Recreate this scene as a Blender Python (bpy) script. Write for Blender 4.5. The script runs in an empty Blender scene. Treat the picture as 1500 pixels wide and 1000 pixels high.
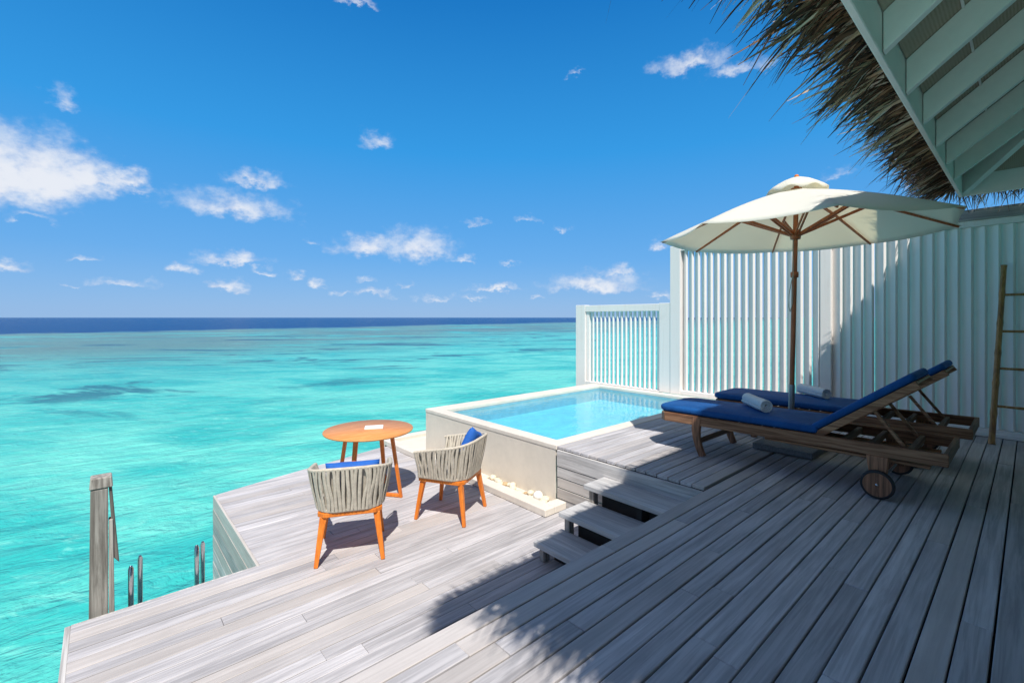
import bpy, math, random
from mathutils import Vector, Matrix

random.seed(7)
R = math.radians
scene = bpy.context.scene
COL = scene.collection

# ------------------------------------------------------------------ camera
EYE = 1.35                                   # eye height above the upper deck (z = 0)
cam_d = bpy.data.cameras.new('camera'); cam = bpy.data.objects.new('camera', cam_d)
COL.objects.link(cam)
cam.location = (0, 0, EYE)
cam.rotation_euler = (R(90), 0, R(-41.6))
cam_d.sensor_width = 36
cam_d.lens = 36 * 676 / 1500
cam_d.shift_y = -35 / 1500
cam_d.clip_start = 0.05
cam_d.clip_end = 60000
scene.camera = cam

# ------------------------------------------------------------------ sun and exposure
SHADOW = Vector((0.37, 0.56, -1.0))          # the way the sunlight travels
sun_d = bpy.data.lights.new('sun', 'SUN'); sun = bpy.data.objects.new('sun', sun_d)
COL.objects.link(sun)
sun_d.energy = 5.0
sun_d.angle = R(0.53)
sun_d.color = (1.0, 0.955, 0.89)
sun.rotation_euler = SHADOW.to_track_quat('-Z', 'Y').to_euler()
SUN_EL = math.atan(1 / math.hypot(SHADOW.x, SHADOW.y))
SUN_ROT = math.atan2(-SHADOW.x, -SHADOW.y)   # clockwise from +Y
scene.view_settings.view_transform = 'Standard'
scene.view_settings.look = 'None'
scene.view_settings.exposure = 0.12
scene.view_settings.gamma = 1
scene.view_settings.use_curve_mapping = False
scene.cycles.max_bounces = 10
scene.cycles.transparent_max_bounces = 16
scene.cycles.use_denoising = True

# ------------------------------------------------------------------ node helpers
class NT:
    def __init__(s, tree): s.t = tree
    def n(s, typ, **kw):
        nd = s.t.nodes.new(typ)
        for k, v in kw.items():
            if hasattr(nd, k): setattr(nd, k, v)
        return nd
    def link(s, a, b): s.t.links.new(a, b)
    def put(s, sock, val):
        if isinstance(val, bpy.types.NodeSocket): s.link(val, sock)
        elif val is not None: sock.default_value = val
    def math(s, op, a, b=None, c=None, clamp=False):
        nd = s.n('ShaderNodeMath', operation=op, use_clamp=clamp)
        for i, v in enumerate((a, b, c)):
            if v is not None: s.put(nd.inputs[i], v)
        return nd.outputs[0]
    def vmath(s, op, a, b=None):
        nd = s.n('ShaderNodeVectorMath', operation=op)
        s.put(nd.inputs[0], a)
        if b is not None: s.put(nd.inputs[1], b)
        return nd.outputs['Value'] if op in ('LENGTH', 'DOT_PRODUCT') else nd.outputs[0]
    def mix(s, f, a, b, blend='MIX'):
        nd = s.n('ShaderNodeMix', data_type='RGBA', blend_type=blend)
        s.put(nd.inputs[0], f)
        for i, v in ((6, a), (7, b)):
            if isinstance(v, tuple): v = (*v, 1.0) if len(v) == 3 else v
            s.put(nd.inputs[i], v)
        return nd.outputs[2]
    def noise(s, vec, scale, detail=3, rough=0.55, dist=0.0):
        nd = s.n('ShaderNodeTexNoise')
        if vec is not None: s.link(vec, nd.inputs['Vector'])
        nd.inputs['Scale'].default_value = scale; nd.inputs['Detail'].default_value = detail
        nd.inputs['Roughness'].default_value = rough; nd.inputs['Distortion'].default_value = dist
        return nd.outputs['Fac']
    def scale(s, vec, xyz, off=(0, 0, 0), rot=(0, 0, 0)):
        nd = s.n('ShaderNodeMapping')
        s.link(vec, nd.inputs[0]); nd.inputs['Scale'].default_value = xyz
        nd.inputs['Location'].default_value = off; nd.inputs['Rotation'].default_value = rot
        return nd.outputs[0]
    def smooth(s, v, a, b, lo=0.0, hi=1.0):
        nd = s.n('ShaderNodeMapRange', interpolation_type='SMOOTHSTEP')
        s.put(nd.inputs[0], v); nd.inputs[1].default_value = a; nd.inputs[2].default_value = b
        nd.inputs[3].default_value = lo; nd.inputs[4].default_value = hi
        return nd.outputs[0]
    def ramp(s, v, stops):
        nd = s.n('ShaderNodeValToRGB')
        s.put(nd.inputs[0], v); el = nd.color_ramp.elements
        while len(el) < len(stops): el.new(0.5)
        for e, (p, c) in zip(el, stops):
            e.position = p; e.color = (*c, 1)
        return nd.outputs[0]
    def bump(s, h, strength, dist, normal=None):
        nd = s.n('ShaderNodeBump')
        nd.inputs['Strength'].default_value = strength; nd.inputs['Distance'].default_value = dist
        s.link(h, nd.inputs['Height'])
        if normal is not None: s.link(normal, nd.inputs['Normal'])
        return nd.outputs[0]

def mat(name):
    m = bpy.data.materials.new(name); m.use_nodes = True
    t = NT(m.node_tree); b = m.node_tree.nodes['Principled BSDF']
    return m, t, b

def objco(t):
    return t.n('ShaderNodeTexCoord').outputs['Object']

# ------------------------------------------------------------------ world: Nishita sky with clouds at their sky directions
w = bpy.data.worlds.new('World'); scene.world = w; w.use_nodes = True
t = NT(w.node_tree)
bgn = w.node_tree.nodes['Background']
sky = t.n('ShaderNodeTexSky', sky_type='NISHITA')
sky.sun_disc = False
sky.sun_elevation = SUN_EL; sky.sun_rotation = SUN_ROT
sky.altitude = 0; sky.air_density = 1.0; sky.dust_density = 0.3; sky.ozone_density = 3.0
hs = t.n('ShaderNodeHueSaturation'); hs.inputs['Saturation'].default_value = 1.28
hs.inputs['Hue'].default_value = 0.492; hs.inputs['Value'].default_value = 1.0
t.link(sky.outputs[0], hs.inputs['Color'])
gen = t.n('ShaderNodeTexCoord').outputs['Generated']
sep = t.n('ShaderNodeSeparateXYZ'); t.link(gen, sep.inputs[0])
YAW = R(48.4)
# azimuth measured clockwise from the direction 48.4 deg north of +X, elevation above the horizon
rx = t.math('ADD', t.math('MULTIPLY', sep.outputs[0], math.cos(YAW)), t.math('MULTIPLY', sep.outputs[1], math.sin(YAW)))
ry = t.math('SUBTRACT', t.math('MULTIPLY', sep.outputs[0], math.sin(YAW)), t.math('MULTIPLY', sep.outputs[1], math.cos(YAW)))
az = t.math('ARCTAN2', ry, rx)
el = t.math('ARCSINE', sep.outputs[2])
cmb = t.n('ShaderNodeCombineXYZ'); t.link(az, cmb.inputs[0]); t.link(el, cmb.inputs[1])
# clear tropical air: the pale yellow band low down goes over into blue
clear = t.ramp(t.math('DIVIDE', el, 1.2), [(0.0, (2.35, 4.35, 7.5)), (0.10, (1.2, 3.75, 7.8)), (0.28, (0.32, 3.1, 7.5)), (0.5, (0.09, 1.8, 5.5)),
                                          (0.62, (0.35, 1.7, 4.2)), (0.82, (1.85, 2.1, 3.3)), (1.0, (2.1, 2.3, 3.3))])  # top stops, above the view, are whitened to neutralise the fill light
# whitish haze added behind the view, unseen, to make the fill light greyer
fill_veil = t.math('MULTIPLY', t.smooth(t.math('ABSOLUTE', az), 1.15, 2.0), t.smooth(el, -0.1, 0.25))
clear = t.mix(t.math('MULTIPLY', fill_veil, 0.85), clear, (1.85, 2.0, 2.75))
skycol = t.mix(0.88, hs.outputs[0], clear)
wn = t.n('ShaderNodeTexNoise'); wn.inputs['Scale'].default_value = 22; wn.inputs['Detail'].default_value = 6
wn.inputs['Roughness'].default_value = 0.62
t.link(t.scale(cmb.outputs[0], (1, 1.5, 1)), wn.inputs['Vector'])
warp = t.vmath('MULTIPLY', t.vmath('SUBTRACT', wn.outputs['Color'], (0.5, 0.5, 0.5)), (0.11, 0.065, 0))
pos = t.vmath('ADD', cmb.outputs[0], warp)
def sky_dir(px, py):
    a = math.atan((px - 750) / 676)
    return a, math.atan((465 - py) / 676 * math.cos(a))
#          x, y, half width, half height, body
CLOUDS = [(-5, 268, 84, 50, 1.36), (62, 268, 62, 46, 1.3), (125, 266, 52, 30, 1.15), (178, 262, 40, 18, 0.95), (95, 150, 44, 34, 0.52), (205, 280, 52, 18, 0.62), (345, 308, 84, 30, 0.86), (375, 268, 50, 20, 0.72),
          (553, 213, 34, 24, 0.62), (540, 366, 44, 20, 0.92), (612, 366, 48, 28, 0.92), (345, 383, 60, 15, 0.8),
          (265, 395, 25, 12, 0.8), (185, 416, 50, 13, 0.74), (333, 422, 26, 13, 0.85), (22, 399, 36, 14, 0.85),
          (432, 406, 19, 12, 0.75), (466, 421, 18, 12, 0.78), (546, 432, 26, 10, 0.82), (678, 381, 24, 10, 0.72), (723, 423, 36, 8, 0.85),
          (872, 419, 62, 17, 0.98), (905, 402, 24, 13, 0.78), (966, 363, 18, 15, 0.72), (640, 438, 36, 9, 0.7),
          (1010, 97, 70, 24, 0.74), (1085, 103, 62, 20, 0.7), (525, 6, 34, 14, 0.66), (842, 110, 20, 8, 0.5), (1225, 255, 46, 18, 0.48),
          (40, 320, 60, 14, 0.48), (130, 378, 44, 10, 0.55), (700, 329, 24, 9, 0.55), (770, 324, 30, 8, 0.52), (455, 355, 24, 10, 0.52), (825, 334, 24, 8, 0.5), (590, 415, 22, 8, 0.56), (505, 432, 20, 8, 0.6), (380, 400, 26, 8, 0.66), (95, 420, 26, 7, 0.56), (745, 390, 22, 8, 0.55), (536, 412, 20, 9, 0.6), (690, 440, 22, 6, 0.6), (965, 432, 18, 8, 0.7), (780, 436, 20, 6, 0.6)]
dens = None
for (px, py, hw, hh, body) in CLOUDS:
    a, e = sky_dir(px, py)
    a2, _ = sky_dir(px + hw, py); a1, _ = sky_dir(px - hw, py)
    _, e2 = sky_dir(px, py - hh)
    q = t.vmath('MULTIPLY', t.vmath('SUBTRACT', pos, (a, e, 0)), (2 / (a2 - a1), 1 / (e2 - e), 0))
    q = t.vmath('MAXIMUM', q, t.vmath('MULTIPLY', q, (-1, -2.4, 0)))      # flat undersides
    d = t.math('MULTIPLY_ADD', t.vmath('LENGTH', q), -0.62, body)
    dens = d if dens is None else t.math('MAXIMUM', dens, d)
fine = t.noise(t.scale(cmb.outputs[0], (1, 1.2, 1)), 34, 8, 0.6)
dn = t.math('ADD', dens, t.math('MULTIPLY_ADD', fine, 0.8, -0.40))
cov = t.smooth(dn, 0.0, 1.05, 0, 0.93)
shade = t.smooth(t.math('ADD', fine, t.math('MULTIPLY', dens, 0.25)), 0.35, 0.75)
ccol = t.mix(shade, (5.0, 5.6, 7.3), (7.8, 8.0, 8.5))
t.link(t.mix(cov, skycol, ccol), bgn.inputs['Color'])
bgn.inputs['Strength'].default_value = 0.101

# ------------------------------------------------------------------ materials
def weathered(name, base, dark, warm, axis=0, rand=0.35, grain=1.0, rough=0.75):
    """Grey weathered timber; the grain runs along the given local axis and shifts from plank to plank."""
    m, t, b = mat(name)
    co = objco(t)
    geo = t.n('ShaderNodeNewGeometry')
    rnd = geo.outputs['Random Per Island']
    off = t.n('ShaderNodeCombineXYZ')
    for i in range(3): t.link(t.math('MULTIPLY', rnd, 37.0 + 11 * i), off.inputs[i])
    v = t.vmath('ADD', co, off.outputs[0])
    sc = [38 * grain] * 3; sc[axis] = 1.6 * grain
    g1 = t.noise(t.scale(v, tuple(sc)), 1.0, 6, 0.65, 0.6)
    sc2 = [9 * grain] * 3; sc2[axis] = 0.7 * grain
    g2 = t.noise(t.scale(v, tuple(sc2)), 1.0, 4, 0.6, 0.8)
    blot = t.noise(co, 1.3, 4, 0.6)
    c = t.mix(t.smooth(g1, 0.36, 0.66), dark, base)
    c = t.mix(t.math('MULTIPLY', t.smooth(g2, 0.52, 0.72), 0.55), c, tuple(min(1, x * 1.28) for x in base))
    spots = t.smooth(t.noise(t.scale(v, tuple(x * 0.5 for x in sc2)), 1.6, 5, 0.7), 0.62, 0.74)
    c = t.mix(t.math('MULTIPLY', spots, 0.45), c, tuple(x * 0.55 for x in dark))
    r2 = t.math('FRACT', t.math('MULTIPLY', rnd, 7.31))
    c = t.mix(t.math('MULTIPLY', t.smooth(r2, 0.72, 0.95), 0.6), c, warm)
    br = t.math('MULTIPLY_ADD', rnd, rand, 1 - rand * 0.55)
    br = t.math('MULTIPLY', br, t.math('MULTIPLY_ADD', blot, 0.5, 0.75))
    hsv = t.n('ShaderNodeHueSaturation'); t.link(c, hsv.inputs['Color']); t.link(br, hsv.inputs['Value'])
    t.link(hsv.outputs[0], b.inputs['Base Color'])
    t.link(t.math('MULTIPLY_ADD', g1, 0.3, rough - 0.15), b.inputs['Roughness'])
    b.inputs['Specular IOR Level'].default_value = 0.3
    t.link(t.bump(g1, 0.35, 0.004), b.inputs['Normal'])
    return m

def plain(name, col, rough=0.5, var=0.12, scale=6, bump=0.0, bscale=60, metal=0.0, spec=0.5):
    m, t, b = mat(name)
    co = objco(t)
    n = t.noise(co, scale, 5, 0.6)
    n2 = t.noise(co, scale * 7, 3, 0.6)
    f = t.math('MULTIPLY_ADD', n, 0.7, t.math('MULTIPLY', n2, 0.3))
    lo = tuple(x * (1 - var) for x in col); hi = tuple(min(1, x * (1 + var)) for x in col)
    t.link(t.mix(t.smooth(f, 0.3, 0.7), lo, hi), b.inputs['Base Color'])
    b.inputs['Roughness'].default_value = rough; b.inputs['Metallic'].default_value = metal
    b.inputs['Specular IOR Level'].default_value = spec
    if bump: t.link(t.bump(t.noise(co, bscale, 4, 0.6), bump, 0.004), b.inputs['Normal'])
    return m

def teak(name, col, dark, axis=2, rough=0.5):
    m, t, b = mat(name)
    co = objco(t)
    sc = [45] * 3; sc[axis] = 3
    g = t.noise(t.scale(co, tuple(sc)), 1.0, 5, 0.6, 1.2)
    blot = t.noise(co, 7, 4, 0.6)
    c = t.mix(t.smooth(g, 0.35, 0.7), dark, col)
    c = t.mix(t.math('MULTIPLY', t.smooth(blot, 0.5, 0.75), 0.35), c, tuple(x * 1.2 for x in col))
    t.link(c, b.inputs['Base Color']); b.inputs['Roughness'].default_value = rough
    t.link(t.bump(g, 0.2, 0.002), b.inputs['Normal'])
    return m

M = {}
M['deck'] = weathered('weathered_decking', (0.54, 0.52, 0.53), (0.37, 0.356, 0.366), (0.475, 0.43, 0.395), 0, 0.3)
M['deck_y'] = weathered('weathered_boards', (0.56, 0.54, 0.525), (0.34, 0.325, 0.315), (0.47, 0.42, 0.37), 1)
M['deck_z'] = weathered('weathered_posts', (0.40, 0.37, 0.33), (0.17, 0.15, 0.13), (0.34, 0.26, 0.18), 2)
M['step'] = weathered('pale_step_boards', (0.66, 0.65, 0.64), (0.47, 0.46, 0.455), (0.60, 0.54, 0.47), 1)
M['dark_post'] = weathered('dark_weathered_post', (0.20, 0.185, 0.165), (0.08, 0.07, 0.062), (0.16, 0.12, 0.085), 2)
M['dark_shade'] = plain('dark_shade_wood', (0.035, 0.032, 0.03), 0.9)  # near-black tone standing in for shade below decks and steps
M['old_teak'] = weathered('aged_teak', (0.42, 0.225, 0.125), (0.17, 0.07, 0.034), (0.47, 0.33, 0.22), 1, 0.3, 1.0, 0.65)
M['old_teak_x'] = weathered('aged_teak_cross', (0.27, 0.165, 0.10), (0.10, 0.052, 0.03), (0.26, 0.19, 0.135), 0, 0.3, 1.0, 0.65)
M['old_teak_z'] = weathered('aged_teak_upright', (0.43, 0.20, 0.11), (0.13, 0.066, 0.038), (0.30, 0.22, 0.16), 2, 0.3, 1.0, 0.65)
M['dark_teak'] = teak('umbrella_teak', (0.46, 0.14, 0.045), (0.27, 0.07, 0.022), 2, 0.42)
M['orange_teak'] = teak('orange_oiled_teak', (0.80, 0.235, 0.024), (0.60, 0.15, 0.014), 2, 0.42)
M['table_teak'] = teak('table_oiled_teak', (0.80, 0.36, 0.125), (0.62, 0.235, 0.06), 0, 0.45)
def make_white():
    m, t, b = mat('white_paint')
    co = objco(t)
    streak = t.noise(t.scale(co, (16, 16, 0.9)), 1.0, 5, 0.65)
    blot = t.noise(co, 3.0, 5, 0.65)
    c = t.mix(t.math('MULTIPLY', t.smooth(streak, 0.5, 0.75), 0.45), (0.83, 0.795, 0.765), (0.70, 0.655, 0.60))
    c = t.mix(t.math('MULTIPLY', t.smooth(blot, 0.55, 0.75), 0.25), c, (0.66, 0.635, 0.60))
    t.link(c, b.inputs['Base Color']); b.inputs['Roughness'].default_value = 0.5
    t.link(t.bump(t.noise(t.scale(co, (60, 60, 4)), 1.0, 3), 0.15, 0.003), b.inputs['Normal'])
    return m
M['white_paint'] = make_white()
M['roof_paint'] = plain('pale_roof_paint', (0.82, 0.79, 0.75), 0.5, 0.05, 2.2, 0.12, 30)
M['stone'] = plain('cream_stone', (0.70, 0.64, 0.56), 0.75, 0.09, 2.5, 0.25, 90)
M['plaster'] = plain('sand_plaster', (0.70, 0.64, 0.55), 0.85, 0.07, 2.0, 0.3, 120)
M['mat_ceiling'] = None
M['rope'] = plain('sand_rope', (0.56, 0.50, 0.405), 0.8, 0.16, 30, 0.5, 260)
M['pad'] = plain('grey_fabric', (0.42, 0.39, 0.34), 0.9, 0.1, 20, 0.3, 300)
M['blue_pad'] = plain('blue_canvas', (0.004, 0.075, 0.27), 0.72, 0.16, 5, 0.35, 420, spec=0.3)
M['blue_cushion'] = plain('bright_blue_canvas', (0.02, 0.12, 0.46), 0.75, 0.14, 9, 0.35, 300, spec=0.3)
M['towel'] = plain('white_towelling', (0.74, 0.74, 0.74), 0.95, 0.07, 30, 0.9, 260)
M['rubber'] = plain('black_rubber', (0.018, 0.018, 0.02), 0.6)
M['steel'] = plain('polished_steel', (0.55, 0.56, 0.57), 0.16, 0.06, 8, metal=1.0)
M['dull_metal'] = plain('dull_metal', (0.34, 0.34, 0.34), 0.45, 0.15, 12, metal=0.8)
M['cord'] = plain('pale_cord', (0.40, 0.36, 0.30), 0.85)
M['slab'] = plain('grey_granite', (0.17, 0.18, 0.19), 0.6, 0.3, 60)
M['paper'] = plain('white_paper', (0.82, 0.81, 0.78), 0.7, 0.03)
M['pebble'] = plain('cream_pebble', (0.72, 0.64, 0.50), 0.6, 0.2, 9)
M['pebble_tan'] = plain('tan_pebble', (0.50, 0.36, 0.20), 0.65, 0.25, 12)
M['glass'] = plain('dark_window', (0.03, 0.045, 0.05), 0.05, 0.1)

def make_pad():
    m, t, b = mat('blue_canvas_pad')
    co = objco(t)
    n = t.noise(co, 4, 5, 0.6)
    t.link(t.mix(t.smooth(n, 0.3, 0.7), (0.003, 0.062, 0.225), (0.005, 0.088, 0.30)), b.inputs['Base Color'])
    b.inputs['Roughness'].default_value = 0.75; b.inputs['Specular IOR Level'].default_value = 0.3
    cr = t.noise(t.scale(co, (4, 9, 4)), 1.0, 4, 0.55, 1.5)
    nb = t.bump(cr, 0.55, 0.022)
    t.link(t.bump(t.noise(co, 420, 2), 0.3, 0.002, nb), b.inputs['Normal'])
    return m
M['blue_pad'] = make_pad()

def make_bamboo():
    m, t, b = mat('bamboo')
    co = objco(t)
    g = t.noise(t.scale(co, (60, 60, 2.5)), 1.0, 4, 0.6)
    blot = t.noise(co, 5, 4)
    c = t.mix(t.smooth(g, 0.3, 0.7), (0.26, 0.125, 0.035), (0.44, 0.24, 0.075))
    c = t.mix(t.math('MULTIPLY', t.smooth(blot, 0.5, 0.7), 0.6), c, (0.16, 0.07, 0.025))
    t.link(c, b.inputs['Base Color']); b.inputs['Roughness'].default_value = 0.4
    return m
M['bamboo'] = make_bamboo()

def make_ceiling():
    m, t, b = mat('woven_mat_ceiling')
    co = objco(t)
    wv = t.n('ShaderNodeTexWave', wave_type='BANDS', bands_direction='Y'); wv.inputs['Scale'].default_value = 22
    wv.inputs['Distortion'].default_value = 1.5; t.link(co, wv.inputs['Vector'])
    n = t.noise(co, 5, 5)
    c = t.mix(t.math('MULTIPLY', wv.outputs['Fac'], 0.6), (0.34, 0.27, 0.195), (0.52, 0.435, 0.33))
    c = t.mix(t.smooth(n, 0.35, 0.7), c, (0.41, 0.345, 0.27))
    t.link(c, b.inputs['Base Color']); b.inputs['Roughness'].default_value = 0.85
    return m
M['mat_ceiling'] = make_ceiling()

def make_thatch():
    m, t, b = mat('palm_thatch')
    rnd = t.n('ShaderNodeNewGeometry').outputs['Random Per Island']
    c = t.ramp(rnd, [(0.0, (0.036, 0.018, 0.009)), (0.40, (0.12, 0.056, 0.026)), (0.64, (0.31, 0.165, 0.08)), (0.84, (0.68, 0.46, 0.285)), (1.0, (0.88, 0.76, 0.62))])
    n = t.noise(objco(t), 14, 3)
    t.link(t.mix(t.math('MULTIPLY', n, 0.4), c, (0.05, 0.04, 0.03)), b.inputs['Base Color'])
    b.inputs['Roughness'].default_value = 0.75
    return m
M['thatch'] = make_thatch()

def make_thatch_body():
    m, t, b = mat('thatch_layer')
    g = t.noise(t.scale(objco(t), (40, 6, 6)), 1.0, 6, 0.7)
    t.link(t.mix(t.smooth(g, 0.35, 0.7), (0.03, 0.024, 0.018), (0.19, 0.145, 0.1)), b.inputs['Base Color'])
    b.inputs['Roughness'].default_value = 0.9
    t.link(t.bump(g, 0.9, 0.03), b.inputs['Normal'])
    return m
M['thatch_body'] = make_thatch_body()

def make_canvas():
    m, t, b = mat('cream_canvas')
    out = [n for n in m.node_tree.nodes if n.type == 'OUTPUT_MATERIAL'][0]
    b.inputs['Base Color'].default_value = (0.84, 0.83, 0.77, 1); b.inputs['Roughness'].default_value = 0.85
    b.inputs['Specular IOR Level'].default_value = 0.2
    co = objco(t)
    n = t.noise(co, 3, 4)
    t.link(t.mix(n, (0.86, 0.855, 0.82), (0.91, 0.905, 0.88)), b.inputs['Base Color'])
    bp = t.bump(t.noise(co, 5, 3), 0.25, 0.03); t.link(bp, b.inputs['Normal'])
    tr = t.n('ShaderNodeBsdfTranslucent'); tr.inputs[0].default_value = (0.98, 0.93, 0.74, 1)
    mx = t.n('ShaderNodeMixShader'); mx.inputs[0].default_value = 0.46
    t.link(b.outputs[0], mx.inputs[1]); t.link(tr.outputs[0], mx.inputs[2]); t.link(mx.outputs[0], out.inputs[0])
    return m
M['canvas'] = make_canvas()

def make_tiles():
    m, t, b = mat('pool_mosaic')
    co = objco(t)
    br = t.n('ShaderNodeTexBrick'); br.offset = 0.0
    br.inputs['Scale'].default_value = 1.0; br.inputs['Brick Width'].default_value = 0.05; br.inputs['Row Height'].default_value = 0.05
    br.inputs['Mortar Size'].default_value = 0.004
    br.inputs['Color1'].default_value = (0.11, 0.55, 0.70, 1); br.inputs['Color2'].default_value = (0.16, 0.62, 0.76, 1)
    br.inputs['Mortar'].default_value = (0.45, 0.68, 0.72, 1)
    t.link(co, br.inputs['Vector'])
    n = t.noise(co, 3.5, 4, 0.6)
    t.link(t.mix(t.smooth(n, 0.4, 0.65), br.outputs[0], (0.24, 0.70, 0.80)), b.inputs['Base Color'])  # pale mottling over the tiles imitates rippled light on the floor
    b.inputs['Roughness'].default_value = 0.35
    return m
M['tiles'] = make_tiles()
M['liner'] = plain('grey_blue_liner', (0.26, 0.46, 0.55), 0.5, 0.12, 8)

def make_pool_water():
    m = bpy.data.materials.new('clear_pool_water'); m.use_nodes = True
    t = NT(m.node_tree); m.node_tree.nodes.clear()
    out = t.n('ShaderNodeOutputMaterial')
    co = objco(t)
    h = t.math('ADD', t.noise(t.scale(co, (1, 1.6, 1)), 5.0, 3, 0.5, 0.5), t.math('MULTIPLY', t.noise(co, 16, 2), 0.25))
    nb = t.bump(h, 0.28, 0.035)
    gl = t.n('ShaderNodeBsdfGlossy'); gl.inputs['Roughness'].default_value = 0.02; t.link(nb, gl.inputs['Normal'])
    tr = t.n('ShaderNodeBsdfTransparent'); tr.inputs[0].default_value = (0.80, 0.97, 0.985, 1)
    fr = t.n('ShaderNodeFresnel'); fr.inputs['IOR'].default_value = 1.33; t.link(nb, fr.inputs['Normal'])
    mx = t.n('ShaderNodeMixShader'); t.link(fr.outputs[0], mx.inputs[0])
    t.link(tr.outputs[0], mx.inputs[1]); t.link(gl.outputs[0], mx.inputs[2]); t.link(mx.outputs[0], out.inputs[0])
    return m
M['pool_water'] = make_pool_water()

def make_sea():
    m, t, b = mat('lagoon_water')
    co = objco(t)
    # distance beyond the reef edge: a line across the lagoon
    cx, sx = math.cos(R(41.6)), math.sin(R(41.6))
    # right = (cx,-sx), forward = (sx, cx)
    nR, nF = -0.851, 0.524
    nx, ny = nR * cx + nF * sx, -nR * sx + nF * cx
    d0 = nR * -99 + nF * 89
    d = t.math('SUBTRACT', t.vmath('DOT_PRODUCT', co, (nx, ny, 0)), d0)
    big = t.noise(co, 0.022, 4, 0.6)
    d = t.math('ADD', d, t.math('MULTIPLY_ADD', big, 46, -23))
    edge = t.noise(t.scale(co, (1, 1, 1), rot=(0, 0, R(41.6))), 0.11, 5, 0.7)
    deep = t.smooth(t.math('ADD', d, t.math('MULTIPLY_ADD', edge, 60, -30)), -9, 9)
    view = t.scale(co, (1, 1, 1), rot=(0, 0, R(41.6)))             # turned to lie along the reef edge
    reef = t.math('MULTIPLY', t.smooth(d, -110, -62), t.smooth(t.noise(t.scale(view, (0.6, 1, 1)), 0.055, 6, 0.70), 0.33, 0.53))
    # sand flats and coral patches on the lagoon floor
    rot = t.scale(view, (0.55, 1.0, 1))
    p1 = t.noise(rot, 0.17, 6, 0.66, 0.6)
    coral = t.math('MULTIPLY', t.smooth(p1, 0.54, 0.63), t.smooth(d, -120, -106))
    sand = t.noise(rot, 0.30, 5, 0.6, 0.8)
    c = t.mix(t.smooth(sand, 0.36, 0.64), (0.035, 0.445, 0.42), (0.15, 0.63, 0.535))
    c = t.mix(t.math('MULTIPLY', t.smooth(d, -126, -85), 0.5), c, (0.015, 0.38, 0.40))
    rip = t.noise(t.scale(view, (0.8, 1.9, 1)), 1.7, 5, 0.65, 1.2)  # ripple pattern: light and dark of the wavelets painted into the colour
    c = t.mix(t.math('MULTIPLY', t.smooth(rip, 0.52, 0.74), 0.5), c, (0.27, 0.73, 0.62))
    c = t.mix(t.math('MULTIPLY', t.smooth(rip, 0.48, 0.28), 0.22), c, (0.0, 0.36, 0.37))
    c = t.mix(t.math('MULTIPLY', coral, 0.85), c, (0.004, 0.115, 0.17))
    c = t.mix(t.math('MULTIPLY', reef, 0.9), c, (0.115, 0.20, 0.175))
    dark = t.math('MULTIPLY', t.math('MULTIPLY', t.smooth(d, -112, -84), t.smooth(d, -30, -60)), t.smooth(t.noise(t.scale(view, (0.32, 1, 1)), 0.12, 6, 0.68), 0.53, 0.62))
    c = t.mix(t.math('MULTIPLY', dark, 0.8), c, (0.01, 0.085, 0.14))
    c = t.mix(deep, c, (0.0, 0.05, 0.185))
    t.link(c, b.inputs['Base Color'])
    b.inputs['Roughness'].default_value = 0.2
    b.inputs['IOR'].default_value = 1.33
    t.link(t.math('MULTIPLY_ADD', deep, -0.085, 0.09), b.inputs['Specular IOR Level'])
    w1 = t.noise(t.scale(co, (1.0, 2.0, 1), rot=(0, 0, R(30))), 0.9, 5, 0.62, 0.5)
    w2 = t.noise(t.scale(co, (1.0, 1.7, 1), rot=(0, 0, R(55))), 3.6, 4, 0.6, 0.6)
    n1 = t.bump(w1, 0.65, 0.36)
    n2 = t.bump(w2, 0.6, 0.07, n1)
    t.link(n2, b.inputs['Normal'])
    return m
M['sea'] = make_sea()

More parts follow.
